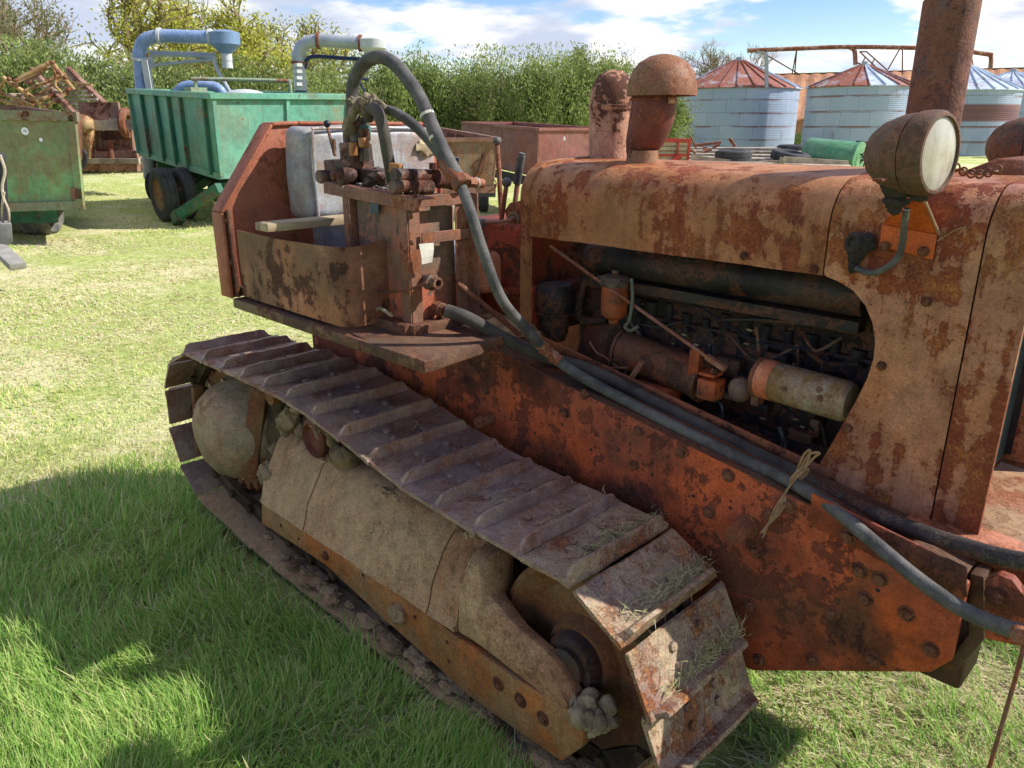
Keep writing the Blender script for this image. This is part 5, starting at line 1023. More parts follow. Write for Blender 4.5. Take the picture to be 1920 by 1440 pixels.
# --- grain bins ------------------------------------------------------------------
def bin_mat(name, seed, band):
    m = M(name); tc = m.n('ShaderNodeTexCoord'); m.vec = tc.outputs['Object']; sx = m.n('ShaderNodeSeparateXYZ'); m.l(m.vec, sx.inputs[0]); z = sx.outputs[2]
    at = m.n('ShaderNodeAttribute', attribute_name='Col'); u = m.n('ShaderNodeSeparateColor'); m.l(at.outputs[0], u.inputs[0])
    base = m.mix(m.noise(.9, 4, .6, off=seed), lin((148, 162, 186)), lin((178, 188, 206)))
    row = m.math('FLOOR', m.math('DIVIDE', z, .80)); rowf = m.math('FRACT', m.math('DIVIDE', z, .80))
    # sheets: staggered joints, each sheet its own tone
    uu = m.math('ADD', m.math('MULTIPLY', u.outputs[0], 12.), m.math('MULTIPLY', row, .43)); col = m.math('FLOOR', uu); cf = m.math('FRACT', uu)
    wn = m.n('ShaderNodeTexWhiteNoise', noise_dimensions='2D'); cb = m.n('ShaderNodeCombineXYZ'); m.l(col, cb.inputs[0]); m.l(row, cb.inputs[1]); m.l(cb.outputs[0], wn.inputs['Vector'])
    c = m.mix(m.math('MULTIPLY', wn.outputs[0], .4), base, lin((132, 152, 174)))
    st = m.noise(1., 5, .65, vec=m.scaled((1.6, 1.6, .5)), off=seed+2); hz = m.noise(1., 5, .6, vec=m.scaled((.45, .45, 1.6)), off=seed+4)
    rb = m.ramp(m.noise(5, 5, .7), [(.3, lin((96, 60, 52))), (.6, lin((134, 86, 66))), (.8, lin((160, 122, 92)))])
    edge = m.math('MULTIPLY', m.rng(rowf, .80, .95), m.rng(hz, .46, .58))
    c = m.mix(m.math('MULTIPLY', edge, .85), c, rb)
    if band: c = m.mix(m.math('MULTIPLY', m.math('MULTIPLY', m.rng(z, band[0]-.08, band[0]+.06), m.rng(z, band[1]+.06, band[1]-.08)), .9), c, m.mix(m.rng(hz, .3, .7), lin((104, 56, 56)), lin((128, 78, 66))))
    c = m.mix(m.math('MULTIPLY', m.rng(st, .60, .75), .5), c, rb)
    joint = m.math('MULTIPLY', m.rng(m.math('ABSOLUTE', m.math('SUBTRACT', cf, .5)), .488, .494), .35)
    c = m.mix(joint, c, lin((60, 58, 62)))
    bolts = m.math('MULTIPLY', m.rng(m.math('ABSOLUTE', m.math('SUBTRACT', rowf, .5)), .470, .482), m.rng(m.math('FRACT', m.math('MULTIPLY', u.outputs[0], 130.)), .5, .55))
    c = m.mix(m.math('MULTIPLY', bolts, .75), c, lin((58, 58, 66)))
    return m.done(c, .5, .15, .35)
mRoofR = rusty('bin_roof_rust', lin((190, 200, 208)), lin((176, 186, 196)), .84, .8, [(.3, lin((118, 70, 58))), (.55, lin((146, 90, 74))), (.8, lin((170, 126, 108)))], speck=.4, streak=.2, bump=.1, seed=175, edge=.1, rough=.5)
mRoofW = rusty('bin_roof_zinc', lin((204, 216, 228)), lin((186, 200, 214)), .26, .8, RUST, speck=.2, bump=.1, seed=177, edge=.1, rough=.45)
def grain_bin(px, D, hw, ey, ay, label, seed, rusty_sectors, band=None, cap=True):
    base = gpt(px, D); r = hw/FPX*(PF(px, 250, D)-EYE).dot(Fw); H = PF(px, ey, D).z-GZ; HA = PF(px, ay, D).z-GZ
    root = empty('grain_bin', base, label, 'grain bin', 'corrugated grain bins across the field')
    seg = 96; nz = int(H/.034); V = []; C = []; F = []
    for k in range(nz+1):
        rr = r+.012*math.sin(k*math.pi/1.5)
        for i in range(seg):
            a = 2*math.pi*i/seg; V.append((rr*math.cos(a), rr*math.sin(a), H*k/nz)); C.append((i/seg, k/nz, 0))
    for k in range(nz):
        for i in range(seg): F += [k*seg+i, k*seg+(i+1) % seg, (k+1)*seg+(i+1) % seg, (k+1)*seg+i]
    o = npmesh('bin_wall', V, F, [4]*(nz*seg), bin_mat('bin_wall_%d' % seed, seed, band), np.array(C)); o.location = base; adopt2(o, root)
    NS = 24
    for nm, pick, mm in (('rusty_roof_panels', lambda i: i in rusty_sectors, mRoofR), ('zinc_roof_panels', lambda i: i not in rusty_sectors, mRoofW)):
        b = B(); r1 = r*.10
        for i in range(NS):
            if not pick(i): continue
            a0, a1 = 2*math.pi*i/NS, 2*math.pi*(i+1)/NS; e = lambda a, rr, z: base+Vector((rr*math.cos(a), rr*math.sin(a), z))
            b.hexa([e(a0, r*1.04, H-.05), e(a1, r*1.04, H-.05), e(a1, r1, HA-.12), e(a0, r1, HA-.12)], [e(a0, r*1.04, H), e(a1, r*1.04, H), e(a1, r1, HA-.07), e(a0, r1, HA-.07)])
            b.bar(e(a0, r*1.04, H+.03), e(a0, r1, HA-.05), .07, .09)
        b.build(nm, mm, root, 0)
    b = B().lathe(base, ZU, [(r*.13, HA-.14), (r*.13, HA-.02), (r*.06, HA), (r*.06, HA+.16), (.001, HA+.18)], 20); b.build('roof_cap', mGalv, root)
    return root
def adopt2(o, p):
    M0 = Matrix.Translation(o.location); o.parent = p; o.matrix_parent_inverse = worldloc(p).inverted()
allS = set(range(24))
def facing(lo, hi):           # roof sectors seen from the eye, by angle across the cone (degrees, 0 = towards the eye, + = right)
    out = set()
    for i in range(24):
        a = 2*math.pi*(i+.5)/24; v = Vector((math.cos(a), math.sin(a), 0)); th = math.degrees(math.atan2(v.dot(Rt), -v.dot(Fh)))
        if lo <= th <= hi: out.add(i)
    return out
grain_bin(1370, 55, 110, 168, 112, 'leftmost grain bin with a nearly all rust red conical roof', 201, facing(-70, 48))
grain_bin(1597, 47, 94, 164, 121, 'grain bin behind the green drum with rust and zinc roof panels', 203, facing(-90, -8) | facing(22, 62))
grain_bin(1784, 47.5, 94, 171, 122, 'grain bin right of the exhaust with a broad maroon band round its wall', 205, facing(-90, -70), (1.85, 2.75))
grain_bin(1868, 56, 100, 176, 134, 'rearmost grain bin at the right edge with a pale zinc roof', 207, set(), (1.0, 1.5))
pp = empty('overhead_conveyor', gpt(1600, 52), 'rusty overhead conveying pipe running across above the grain bins', 'conveyor pipe')
mPipeR = rusty('pipe_rust', lin((160, 140, 120)), lin((140, 110, 92)), .6, 1.5, RUST, speck=.4, seed=179)
D = 51.
b = B().tube([PF(x, y, D) for x, y in ((1402, 95), (1500, 91), (1590, 88), (1720, 90), (1800, 95), (1860, 103))], .13, 10, 3); b.tube([PF(1592, 88, D), PF(1602, 95, D), PF(1604, 122, D)], .13, 10, 4); b.tube([PF(1850, 101, D), PF(1858, 106, D), PF(1857, 130, D)], .13, 10, 4); b.build('main_pipe', mPipeR, pp)
b = B().tube([PF(1418, 96, D), PF(1432, 99, D), PF(1437, 110, D), PF(1437, 165, D)], .12, 10, 4); b.build('down_pipe', mGalv, pp)
for (x, y), (x2, y2) in (((1494, 92), (1485, 140)), ((1494, 92), (1490, 140)), ((1688, 90), (1665, 130)), ((1692, 90), (1692, 140)), ((1440, 105), (1500, 140)), ((1820, 98), (1808, 115)), ((1820, 98), (1826, 130)), ((1612, 97), (1655, 138)), ((1625, 97), (1664, 132)), ((1612, 97), (1625, 97)), ((1608, 118), (1660, 140)), ((1640, 110), (1630, 128)), ((1622, 108), (1616, 120))): B().tube([PF(x, y, D), PF(x2, y2, D)], .04, 6, 2).build('stay_strut', mSteel, pp)

# --- tiled barn ------------------------------------------------------------
def tile_mat():
    m = M('pantiles'); m.coords(False); n1 = m.noise(.5, 5, .6); n2 = m.noise(4, 4, .6); wv = m.n('ShaderNodeTexWave', wave_type='BANDS'); wv.inputs['Scale'].default_value = .9; m.l(m.vec, wv.inputs[0])
    c = m.ramp(m.math('ADD', m.math('MULTIPLY', n1, .5), m.math('MULTIPLY', n2, .5)), [(.32, lin((138, 96, 70))), (.5, lin((182, 130, 96))), (.66, lin((196, 156, 116)))])
    c = m.mix(m.math('MULTIPLY', m.rng(m.noise(30, 2, .5), .5, .62), .4), c, lin((110, 78, 60)))
    return m.done(c, .9)
bn = empty('tiled_barn', gpt(1700, 70), 'long brick barn with an orange pantile roof behind the grain bins', 'barn')
D = 66.
ra, rb_ = PF(1449, 142, D+5), PF(2300, 120, D+5); ea, eb_ = PF(1425, 226, D), PF(2300, 226, D)
b = B(); n = 60; m_ = 12
grid = [[b.bm.verts.new(ea.lerp(eb_, i/(n*3)).lerp(ra.lerp(rb_, i/(n*3)), j/m_)+ZU*(.06*math.sin(i*1.2)+(.07 if j % 1 == 0 else 0)*(j/m_ % .17))) for j in range(m_+1)] for i in range(n*3+1)]
for i in range(n*3):
    for j in range(m_): b.bm.faces.new((grid[i][j], grid[i+1][j], grid[i+1][j+1], grid[i][j+1]))
b.solid(.15); b.build('roof', tile_mat(), bn, 0)
b = B().bar(ra, rb_, .4, .3); b.build('ridge_tiles', plain('ridge', lin((120, 80, 60)), .9), bn)
w0, w1 = gpt(1432, D+.6), gpt(2300, D+.6); wz = ea.z-GZ
mBrick = M('brick_wall'); mBrick.coords(False); br_ = mBrick.n('ShaderNodeTexBrick'); br_.inputs['Scale'].default_value = 2.; br_.inputs['Color1'].default_value = lin((170, 110, 88))+(1,); br_.inputs['Color2'].default_value = lin((150, 96, 76))+(1,); br_.inputs['Mortar'].default_value = lin((180, 160, 140))+(1,); mBrick.l(mBrick.vec, br_.inputs[0]); mBrick = mBrick.done(br_.outputs[0], .9)
b = B().hexa([w0, w1, w1+Fh*10, w0+Fh*10], [p+ZU*wz for p in (w0, w1, w1+Fh*10, w0+Fh*10)]); b.build('wall', mBrick, bn)
b = B().hexa([ra+Fh*.3-ZU*.05, rb_+Fh*.3-ZU*.05, eb_+Fh*10, ea+Fh*10], [ra+Fh*.3+ZU*.1, rb_+Fh*.3+ZU*.1, eb_+Fh*10+ZU*.15, ea+Fh*10+ZU*.15]); b.build('far_roof', tile_mat(), bn)
cr = empty('concrete_ring', gpt(1882, 43), 'pale concrete pipe ring standing by the rightmost grain bins', 'concrete pipe')
c = PF(1882, 274, 43.); b = B().lathe(c, -Fh-Rt*.35, [(.34, -.4), (.52, -.4), (.54, .4), (.40, .4), (.36, .2), (.34, -.4)], 30); b.build('ring', plain('concrete', lin((200, 192, 180)), .9, .2, 4), cr); b = B().lathe(c, -Fh-Rt*.35, [(.39, .2), (.001, .22)], 24); b.build('rusty_disc', mInner, cr)
# ------------------------------------------------------------------ vegetation
mLeaf = attr_leaf('leaf', .4); mBark = plain('bark', lin((150, 132, 102)), .95, .35, 4, bump=.4, col2=lin((108, 94, 72)))
mTwig = plain('twig_bark', lin((136, 120, 98)), .95, .3, 4)
def leaf_quads(cen, size, up, cols, aspect=1.6, jit=.5):
    n = len(cen); d = rng.normal(0, 1, (n, 3)); d[:, 2] = np.abs(d[:, 2])*.6+up; d /= np.linalg.norm(d, axis=1)[:, None]
    s = np.cross(d, rng.normal(0, 1, (n, 3))); s /= np.linalg.norm(s, axis=1)[:, None]+1e-9
    sz = (size*(1-jit+2*jit*rng.random(n)))[:, None]
    a = cen-d*sz*.5*aspect; t = cen+d*sz*.5*aspect
    V = np.stack([a, cen+s*sz*.32, t, cen-s*sz*.32], 1).reshape(-1, 3)
    return V, np.arange(n*4), np.full(n, 4), np.repeat(cols, 4, 0)
def leaf_cols(n, pal):
    p = np.array([lin(c) for c in pal]); i = rng.integers(0, len(p), n); j = rng.integers(0, len(p), n); t = rng.random((n, 1))
    return (p[i]*t+p[j]*(1-t))*(.85+.3*rng.random((n, 1)))
WIL = [(128, 144, 78), (148, 162, 92), (112, 132, 70), (164, 174, 110), (96, 114, 62), (152, 152, 104)]
DRK = [(88, 108, 52), (104, 120, 62), (76, 92, 48), (116, 124, 76)]
YEL = [(198, 194, 84), (184, 188, 86), (208, 204, 106), (164, 174, 84)]
GRY = [(126, 132, 92), (142, 144, 106), (112, 122, 80)]
def bush(px, D, w, top, label, pal=WIL, n=16000, dens=1.0, base_y=None, group='willow bushes along the field edge', size=.075):
    base = gpt(px, D); H = max(1., PF(px, top, D).z-GZ)
    root = empty('willow_bush', base, label, 'bush', group); root.empty_display_size = .5
    K = int(85*dens); nn = int(n*2.4*dens)
    u = rng.normal(0, 1, (K, 3)); u /= np.linalg.norm(u, axis=1)[:, None]; rr = rng.random(K)**(1/2.6)
    cc = u*rr[:, None]*np.array([w*.5, w*.38, H*.44]); cc[:, 2] += H*.45; cc[:, 2] = np.clip(cc[:, 2], .15, None)
    k = rng.integers(0, K, nn); sp = (w*.06)*(.5+.9*rng.random(K))
    P = cc[k]+rng.normal(0, 1, (nn, 3))*sp[k][:, None]*np.array([1, 1, 1.5]); P[:, 2] = np.clip(P[:, 2], .02, H*1.06)
    tone = (.62+.62*rng.random(K))*(.85+.3*rng.random())
    C = leaf_cols(nn, pal)*tone[k][:, None]
    Rm = np.array([[Rt.x, Fh.x, 0], [Rt.y, Fh.y, 0], [0, 0, 1]]); P = P@Rm.T+np.array(base)
    V, F, N, CC = leaf_quads(P, np.full(nn, size), .7, C*1.1, 1.9)
    # upright shoots breaking the outline
    ns = 260; q = rng.integers(0, K, ns); b0 = cc[q]+rng.normal(0, .25, (ns, 3)); top_ = b0[:, 2] > H*.62
    b0 = b0[top_]; m = len(b0)
    for _ in range(8):
        t = rng.random((m, 1)); d = np.stack([rng.normal(0, .12, m), rng.normal(0, .12, m), np.full(m, 1.)], 1)
        p = (b0+d*t*H*.22)@Rm.T+np.array(base); v, f, nq, c = leaf_quads(p, np.full(m, size*.8), 1.6, leaf_cols(m, pal)*1.1, 2.4)
        F = np.concatenate([F, f+len(V)]); V = np.concatenate([V, v]); N = np.concatenate([N, nq]); CC = np.concatenate([CC, c])
    npmesh('foliage', V, F, N, mLeaf, CC, root)
    b = B()
    for i in range(9):
        a = random.uniform(0, 6.28); e = base+Vector((math.cos(a)*w*.28, math.sin(a)*w*.28, H*random.uniform(.6, .85))); b.tube([base+Vector((math.cos(a)*.15, math.sin(a)*.15, 0)), base.lerp(e, .5)+Vector((0, 0, H*.1)), e], lambda t: .07*(1-t)+.015, 6, 4)
    b.build('stems', mTwig, root, 40)
    return root
bush(20, 31, 6.2, 88, 'broad pale bush at the far left edge behind the yellow reel', n=17000)
bush(120, 30, 5.0, 94, 'bushy green shrub above the slatted hay elevator', n=15000)
bush(205, 29, 4.6, 98, 'pale green bush just left of the blue blower pipe', n=14000, pal=WIL+GRY)
bush(310, 32, 5.0, 112, 'green bush behind the blue blower support arm', n=14000, pal=WIL+GRY)
bush(420, 33, 5.4, 120, 'green bush under the blue cyclone head', n=14000)
bush(520, 34, 5.0, 126, 'low green bush between the two grain blowers', n=12000)
bush(620, 37, 5.6, 122, 'willow bush just right of the navy blower riser', n=14000)
bush(706, 38, 5.0, 112, 'willow bush seen through the loop of the arched hose', n=14000, pal=WIL)
bush(775, 39, 4.8, 96, 'willow bush with a pointed top right of the arched hose', n=14000)
bush(860, 39, 5.2, 114, 'willow bush with a dip in its top behind the brown box trailer', n=14000)
bush(945, 40, 6.6, 100, 'broad domed willow bush left of the intake stack', n=17000)
bush(905, 37.5, 3.6, 140, 'darker grey stemmed bush in front of the domed willow', pal=DRK+[(122, 110, 84)], n=9000, size=.07)
bush(1040, 40, 6.0, 98, 'willow bush directly behind the maroon box trailer', n=16000)
bush(1130, 41, 5.6, 108, 'willow bush immediately behind the intake stack', n=14000)
bush(1215, 43, 4.6, 122, 'willow bush between the intake elbow and the first grain bin', n=12000)
bush(1462, 57, 3.4, 262, 'low nettle patch at the foot between the first two bins', n=3000, pal=DRK, group='weeds round the grain bins')
bush(-90, 33, 7, 70, 'dark evergreen bush at the extreme left of the hedge', pal=DRK, n=12000)
def tree(px, D, topy, spread, label, leaf_pal=None, nleaf=0, seed=1, bark=mBark, trunk=.20, fork=.28, name='budding_tree', lsz=.11, levels=6, group=None, lean=0, upb=.25):
    rnd = random.Random(seed); base = gpt(px, D); H = PF(px, topy, D).z-GZ
    root = empty(name, base, label, 'tree', group); tips = []; b = B()
    def grow(p, d, L, r, lv):
        pts = [p]; dd = d.copy(); n = 4
        for i in range(n):
            dd = (dd+Vector((rnd.gauss(0, .16), rnd.gauss(0, .16), rnd.gauss(.03, .1)))).normalized(); pts.append(pts[-1]+dd*L/n)
        b.tube(pts, lambda t: r*(1-.38*t), 8 if lv < 2 else 5 if lv < 4 else 3, 2, caps=False)
        if lv >= 3: tips.extend(pts[2:])
        if lv >= levels: return
        for i in range(rnd.choice((2, 3, 3)) if lv else 4):
            ang = rnd.uniform(.3, .85); az = rnd.uniform(0, 6.28); u, v = basis(dd)
            nd = (dd*math.cos(ang)+(u*math.cos(az)+v*math.sin(az))*math.sin(ang)*spread+Vector((0, 0, upb*.4))).normalized()
            st = pts[-1] if i < 2 else pts[rnd.choice((2, 3))]
            grow(st, nd, L*rnd.uniform(.62, .84), r*(.62 if i else .70), lv+1)
    grow(base, Vector((lean, 0, 1)).normalized(), H*fork, trunk, 0)
    zmax = max(t.z for t in tips)-base.z; sc = H/zmax          # bring the grown skeleton to its full height
    for v in b.bm.verts: v.co = base+(v.co-base)*sc
    tips = [base+(t-base)*sc for t in tips]
    b.build('trunk', bark, root, 50, recalc=False)
    if nleaf:
        T_ = np.array([tuple(t) for t in tips]); k = rng.integers(0, len(T_), nleaf); K = len(T_); act = rng.random(K) < .7; k = k[act[k]]
        P = T_[k]+rng.normal(0, 1, (len(k), 3))*.26
        V, F, N, CC = leaf_quads(P, np.full(len(k), lsz), .2, leaf_cols(len(k), leaf_pal), 1.3); npmesh('crown', V, F, N, mLeaf, CC, root)
    return root
tree(235, 44, -75, 1.25, 'large spreading tree with yellow green spring leaves behind the blue blower', YEL, 10000, 3, trunk=.36, fork=.26, levels=5, lsz=.13)
tree(425, 47, -30, 1.2, 'second yellow leaved tree spreading above the blue cyclone head', YEL, 11000, 8, trunk=.28, fork=.24, levels=5, lsz=.13)
tree(520, 50, 28, 1.1, 'smaller yellowish tree sloping down above the white blower', YEL+GRY, 9500, 21, trunk=.2, fork=.22, levels=5, lsz=.13)
tree(345, 50, -60, 1.25, 'twiggy spring tree partly hidden between the two yellow leaved trees', YEL+GRY, 7500, 15, trunk=.26, levels=5, lsz=.13)
tree(78, 40, -60, .8, 'bare twiggy tree with sparse buds at upper left', GRY, 2600, 5, trunk=.22, fork=.34, name='bare_tree', lsz=.12, group='bare spring trees')
tree(22, 39, -50, .85, 'bare leaning tree at the top left corner', GRY, 3000, 9, trunk=.18, fork=.32, name='bare_tree', lsz=.12, lean=-.2, group='bare spring trees')
tree(1385, 88, 66, .95, 'bare round crowned tree rising behind the leftmost grain bin', GRY, 900, 12, trunk=.26, fork=.28, name='bare_tree', lsz=.12, levels=7, bark=mTwig, group='bare spring trees')
tree(1300, 92, 92, .9, 'small bare tree between the rain cap and the leftmost grain bin', GRY, 3000, 14, trunk=.22, name='bare_tree', lsz=.16, bark=mTwig, group='bare spring trees')
tree(1095, 80, 84, .95, 'small pale leafed tree rising above the willows left of the intake stack', GRY+WIL, 7000, 16, trunk=.22, lsz=.2, name='bare_tree', bark=mTwig, group='bare spring trees')
tree(1180, 86, 96, .95, 'faint low tree above the willows behind the intake stack', GRY, 4200, 19, trunk=.2, lsz=.2, name='bare_tree', bark=mTwig, group='bare spring trees')
# ------------------------------------------------------------------ ground
mG = M('field_soil'); tc = mG.n('ShaderNodeTexCoord'); mG.vec = tc.outputs['Object']
a = mG.noise(.35, 6, .62); b_ = mG.noise(1.7, 7, .65, off=3); c_ = mG.noise(11, 6, .7, off=5); d_ = mG.noise(70, 4, .7, off=9)
gr = mG.ramp(c_, [(.3, lin((136, 154, 80))), (.5, lin((176, 186, 106))), (.7, lin((204, 206, 134)))])
stw = mG.ramp(d_, [(.3, lin((186, 176, 128))), (.5, lin((224, 214, 168))), (.7, lin((240, 232, 196)))])
sel = mG.rng(mG.math('ADD', mG.math('ADD', mG.math('MULTIPLY', a, .45), mG.math('MULTIPLY', b_, .35)), mG.math('MULTIPLY', c_, .2)), .47, .58)
sepx = mG.n('ShaderNodeVectorMath', operation='LENGTH'); mG.l(mG.vec, sepx.inputs[0])
gcol = mG.mix(mG.math('MULTIPLY', sel, .8), gr, stw)
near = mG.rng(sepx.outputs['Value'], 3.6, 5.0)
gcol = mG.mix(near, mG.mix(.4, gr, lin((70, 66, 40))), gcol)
mG.bump(mG.math('ADD', mG.math('MULTIPLY', c_, .6), mG.math('MULTIPLY', d_, .5)), .9, .04)
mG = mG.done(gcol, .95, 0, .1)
b = B(); n = 60; R_ = 700
rad = [0]+[.6*1.13**i for i in range(59)]
rings = []
cen = b.bm.verts.new((0, 0, gz(0, 0)))
for r in rad[1:]:
    rings.append([b.bm.verts.new((r*math.cos(2*math.pi*k/72), r*math.sin(2*math.pi*k/72), gz(r*math.cos(2*math.pi*k/72), r*math.sin(2*math.pi*k/72))+(.02*math.sin(r*1.7+k)*min(1, r/8) if r > 8 else 0))) for k in range(72)])
for k in range(72): b.bm.faces.new((cen, rings[0][k], rings[0][(k+1) % 72]))
for A, C in zip(rings, rings[1:]):
    for k in range(72): b.bm.faces.new((A[k], C[k], C[(k+1) % 72], A[(k+1) % 72]))
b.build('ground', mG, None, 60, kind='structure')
# ------------------------------------------------------------------ grass
def vnoise(x, y, s, seed):
    r = np.random.default_rng(seed); g = r.random((64, 64)); X = x*s; Y = y*s; i = np.floor(X).astype(int); j = np.floor(Y).astype(int); u = X-i; v = Y-j; u = u*u*(3-2*u); v = v*v*(3-2*v)
    G = lambda a, b: g[a % 64, b % 64]
    return (G(i, j)*(1-u)+G(i+1, j)*u)*(1-v)+(G(i, j+1)*(1-u)+G(i+1, j+1)*u)*v
NB = 620000
# blades thin out with distance from the photographer's spot, over a wide fan of the field
t = rng.random(NB); rr = .95*np.exp(t**1.0*np.log(34/.95)); th = math.radians(135)+(rng.random(NB)-.5)*math.radians(112)
x = rr*np.cos(th); y = rr*np.sin(th)
tuft = vnoise(x, y, 9., 5); keep = rng.random(NB) < .35+.75*tuft
in_tr = (x > -3.2) & (x < -1.0) & (y > 1.24) & (y < 1.62); bare = (x > -3.3) & (x < -.7) & (y > 1.13+.07*vnoise(x, y, 6., 8)) & (y < 1.75)
keep &= ~in_tr & (~bare | (rng.random(NB) < np.where(y < 1.2, .35, .05))); x, y, rr = x[keep], y[keep], rr[keep]; n = len(x)
stn = .5*vnoise(x, y, .55, 1)+.3*vnoise(x, y, 1.9, 2)+.2*vnoise(x, y, 6, 3)
# sun and shade put into colour: mown straw thicker where lit beyond the tractor, lush grass beside it
lush_shade = np.clip((4.6-np.hypot(x+1.9, (y-.9)*1.0))/2.2, 0, 1)*np.clip((x+4.3)/.6, 0, 1); lush_shade = np.maximum(lush_shade, np.clip((2.3-np.hypot(x+.1, y-2.2))/1.0, 0, 1))
ps = np.clip((stn-.29-.20*lush_shade)*4.5, 0.15, .9)*np.clip(rr/3, .5, 1)
isst = rng.random(n) < ps
ht = (.045+.06*rng.random(n))*(.7+.7*vnoise(x, y, 3., 4)); ht *= np.where(isst, .8, 1)*(.45+.62*lush_shade)*(.7+.6*vnoise(x, y, 1.1, 9)); ht *= np.clip(1.1-rr*.006, .6, 1)
w = (.0016+.0016*rng.random(n))*np.clip(rr/3.2, 1, 5); 
az = rng.random(n)*6.283; flow = vnoise(x, y, 1.3, 6)*6.283; az = np.where(rng.random(n) < .55, flow+rng.normal(0, .5, n), az)
lean_ = np.where(isst, 1.0+rng.random(n)*1.6, .25+.9*rng.random(n))
dx, dy = np.cos(az), np.sin(az); px_, py_ = -dy, dx
tt = np.clip((np.hypot(x+1.8, y-1.7)-2.6)/2.6, 0, 1); z0 = -.124+.07*tt*tt*(3-2*tt); lift = np.where(isst, .012*rng.random(n), 0)
vz = 1/np.sqrt(1+lean_**2); L = ht
mz = z0+lift+L*.6*np.maximum(vz, .75)*np.where(isst, .5, 1); ez = z0+lift+L*np.maximum(vz, .2)*np.where(isst, .55, 1.05)
mx, my = x+dx*L*.35*lean_, y+dy*L*.35*lean_; ex, ey = x+dx*L*.95*lean_, y+dy*L*.95*lean_
V = np.stack([np.stack([x-px_*w, y-py_*w, z0+lift], 1), np.stack([x+px_*w, y+py_*w, z0+lift], 1), np.stack([mx+px_*w*.8, my+py_*w*.8, mz], 1), np.stack([mx-px_*w*.8, my-py_*w*.8, mz], 1), np.stack([ex, ey, ez], 1)], 1).reshape(-1, 3)
o5 = (np.arange(n)*5)[:, None]; F = np.concatenate([o5+np.array([0, 1, 2, 3]), o5+np.array([3, 2, 4])], 1).ravel(); N = np.tile([4, 3], n)
gp = leaf_cols(n, [(140, 182, 84), (160, 196, 100), (122, 166, 74), (180, 206, 114), (150, 184, 100), (204, 212, 138)]); yp = leaf_cols(n, [(210, 212, 136), (224, 220, 156), (192, 202, 122), (232, 226, 172)]); sp_ = leaf_cols(n, [(232, 222, 184), (220, 206, 162), (240, 232, 202), (204, 190, 146)])
ymix = (rng.random(n) < np.clip(.75-.75*lush_shade, .08, 1))[:, None]
C = np.where(isst[:, None], sp_, np.where(ymix, yp, gp))
grass = npmesh('grass', V, F, N, attr_leaf('grass_blade', .5), np.repeat(C, 5, 0)); tag(grass, 'mown and tufted green grass with strewn dry straw', 'grass', None, 'stuff')
# ------------------------------------------------------------------ sky and sun
SUN_EL, SUN_AZ = math.radians(41), math.radians(45)
wd = bpy.data.worlds.new('World'); S.world = wd; wd.use_nodes = True; nt = wd.node_tree; nt.nodes.clear()
def wn(k, **kw):
    x_ = nt.nodes.new(k)
    for a_, b__ in kw.items(): setattr(x_, a_, b__)
    return x_
L_k = nt.links.new
sky = wn('ShaderNodeTexSky', sky_type='NISHITA'); sky.sun_disc = False; sky.sun_elevation = SUN_EL; sky.sun_rotation = SUN_AZ; sky.dust_density = .15; sky.ozone_density = 1.6; sky.air_density = 1.
bg = wn('ShaderNodeBackground'); bg.inputs[1].default_value = .055; hsv = wn('ShaderNodeHueSaturation'); hsv.inputs['Saturation'].default_value = 1.35; hsv.inputs['Hue'].default_value = .522; L_k(sky.outputs[0], hsv.inputs['Color']); L_k(hsv.outputs[0], bg.inputs[0])
tcw = wn('ShaderNodeTexCoord'); sep = wn('ShaderNodeSeparateXYZ'); L_k(tcw.outputs['Generated'], sep.inputs[0])
mx_ = wn('ShaderNodeMath', operation='MAXIMUM'); L_k(sep.outputs[2], mx_.inputs[0]); mx_.inputs[1].default_value = 0.; ad = wn('ShaderNodeMath', operation='ADD'); L_k(mx_.outputs[0], ad.inputs[0]); ad.inputs[1].default_value = .16
dv = wn('ShaderNodeVectorMath', operation='DIVIDE'); cbn = wn('ShaderNodeCombineXYZ')
for i in range(3): L_k(ad.outputs[0], cbn.inputs[i])
L_k(tcw.outputs['Generated'], dv.inputs[0]); L_k(cbn.outputs[0], dv.inputs[1])
mpw = wn('ShaderNodeMapping'); mpw.inputs['Location'].default_value = (3.1, 1.4, 0); mpw.inputs['Scale'].default_value = (.62, .62, .62); L_k(dv.outputs[0], mpw.inputs[0])
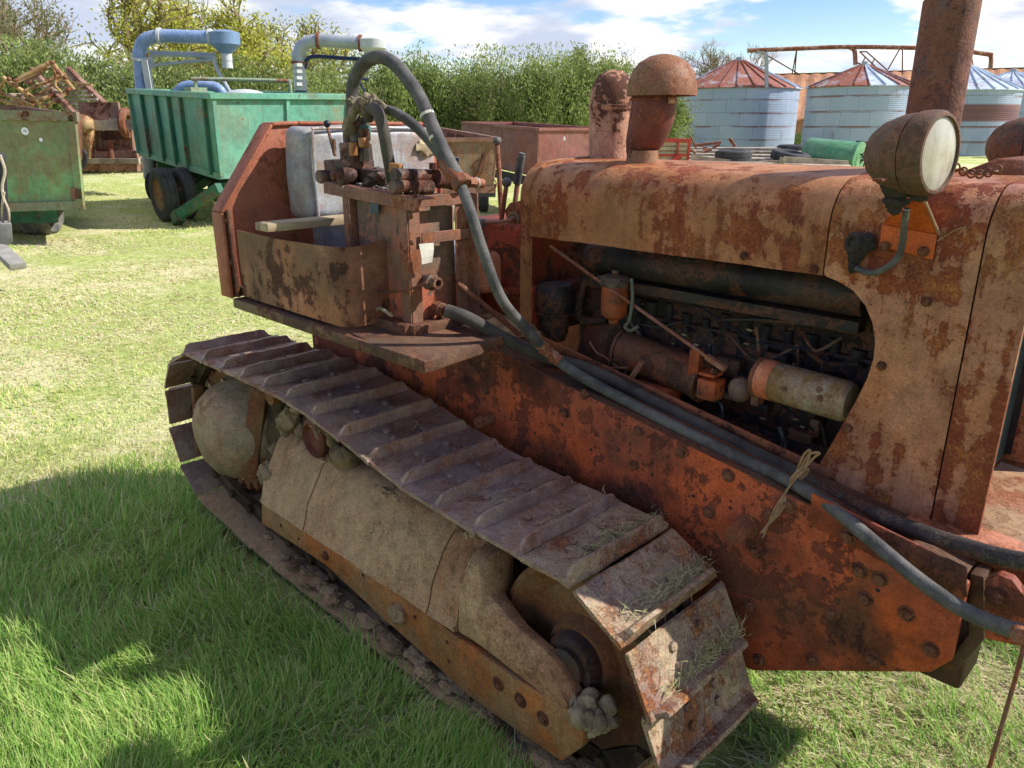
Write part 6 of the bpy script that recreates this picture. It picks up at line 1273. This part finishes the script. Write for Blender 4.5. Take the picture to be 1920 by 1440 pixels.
def cn(scale, detail, off=(0, 0, 0)):
    v = wn('ShaderNodeVectorMath', operation='ADD'); L_k(mpw.outputs[0], v.inputs[0]); v.inputs[1].default_value = off
    q = wn('ShaderNodeTexNoise'); q.inputs['Scale'].default_value = scale; q.inputs['Detail'].default_value = detail; q.inputs['Roughness'].default_value = .55; L_k(v.outputs[0], q.inputs['Vector']); return q.outputs[0]
def mr(v, a_, b__, c__=0., d__=1.):
    q = wn('ShaderNodeMapRange', interpolation_type='SMOOTHSTEP'); L_k(v, q.inputs[0])
    for i, z_ in enumerate((a_, b__, c__, d__)): q.inputs[i+1].default_value = z_
    return q.outputs[0]
n1 = cn(1.5, 10); n2 = cn(2.6, 8, (4, 2, 1))
mask = mr(n1, .445, .525)
shade = mr(n2, .38, .62)
cc_ = wn('ShaderNodeMix', data_type='RGBA'); L_k(shade, cc_.inputs[0]); cc_.inputs[6].default_value = lin((186, 196, 216))+(1,); cc_.inputs[7].default_value = lin((254, 250, 243))+(1,)
bgc = wn('ShaderNodeBackground'); L_k(cc_.outputs[2], bgc.inputs[0]); bgc.inputs[1].default_value = .42
ms = wn('ShaderNodeMixShader'); L_k(mask, ms.inputs[0]); L_k(bg.outputs[0], ms.inputs[1]); L_k(bgc.outputs[0], ms.inputs[2])
ow = wn('ShaderNodeOutputWorld'); L_k(ms.outputs[0], ow.inputs[0])
sl = bpy.data.lights.new('sun', 'SUN'); sl.energy = 2.15; sl.angle = math.radians(.53); sl.color = (1, .965, .9)
so = bpy.data.objects.new('sun', sl); COL.objects.link(so); so.location = (20, 20, 30)
dsun = Vector((math.cos(SUN_AZ)*math.cos(SUN_EL), math.sin(SUN_AZ)*math.cos(SUN_EL), math.sin(SUN_EL))); so.rotation_euler = dsun.to_track_quat('Z', 'Y').to_euler()
S.view_settings.view_transform = 'Standard'; S.view_settings.look = 'None'; S.view_settings.gamma = 1; S.view_settings.exposure = 1.66
S.cycles.max_bounces = 6; S.cycles.diffuse_bounces = 4; S.cycles.glossy_bounces = 2; S.cycles.transmission_bounces = 2; S.cycles.use_denoising = True
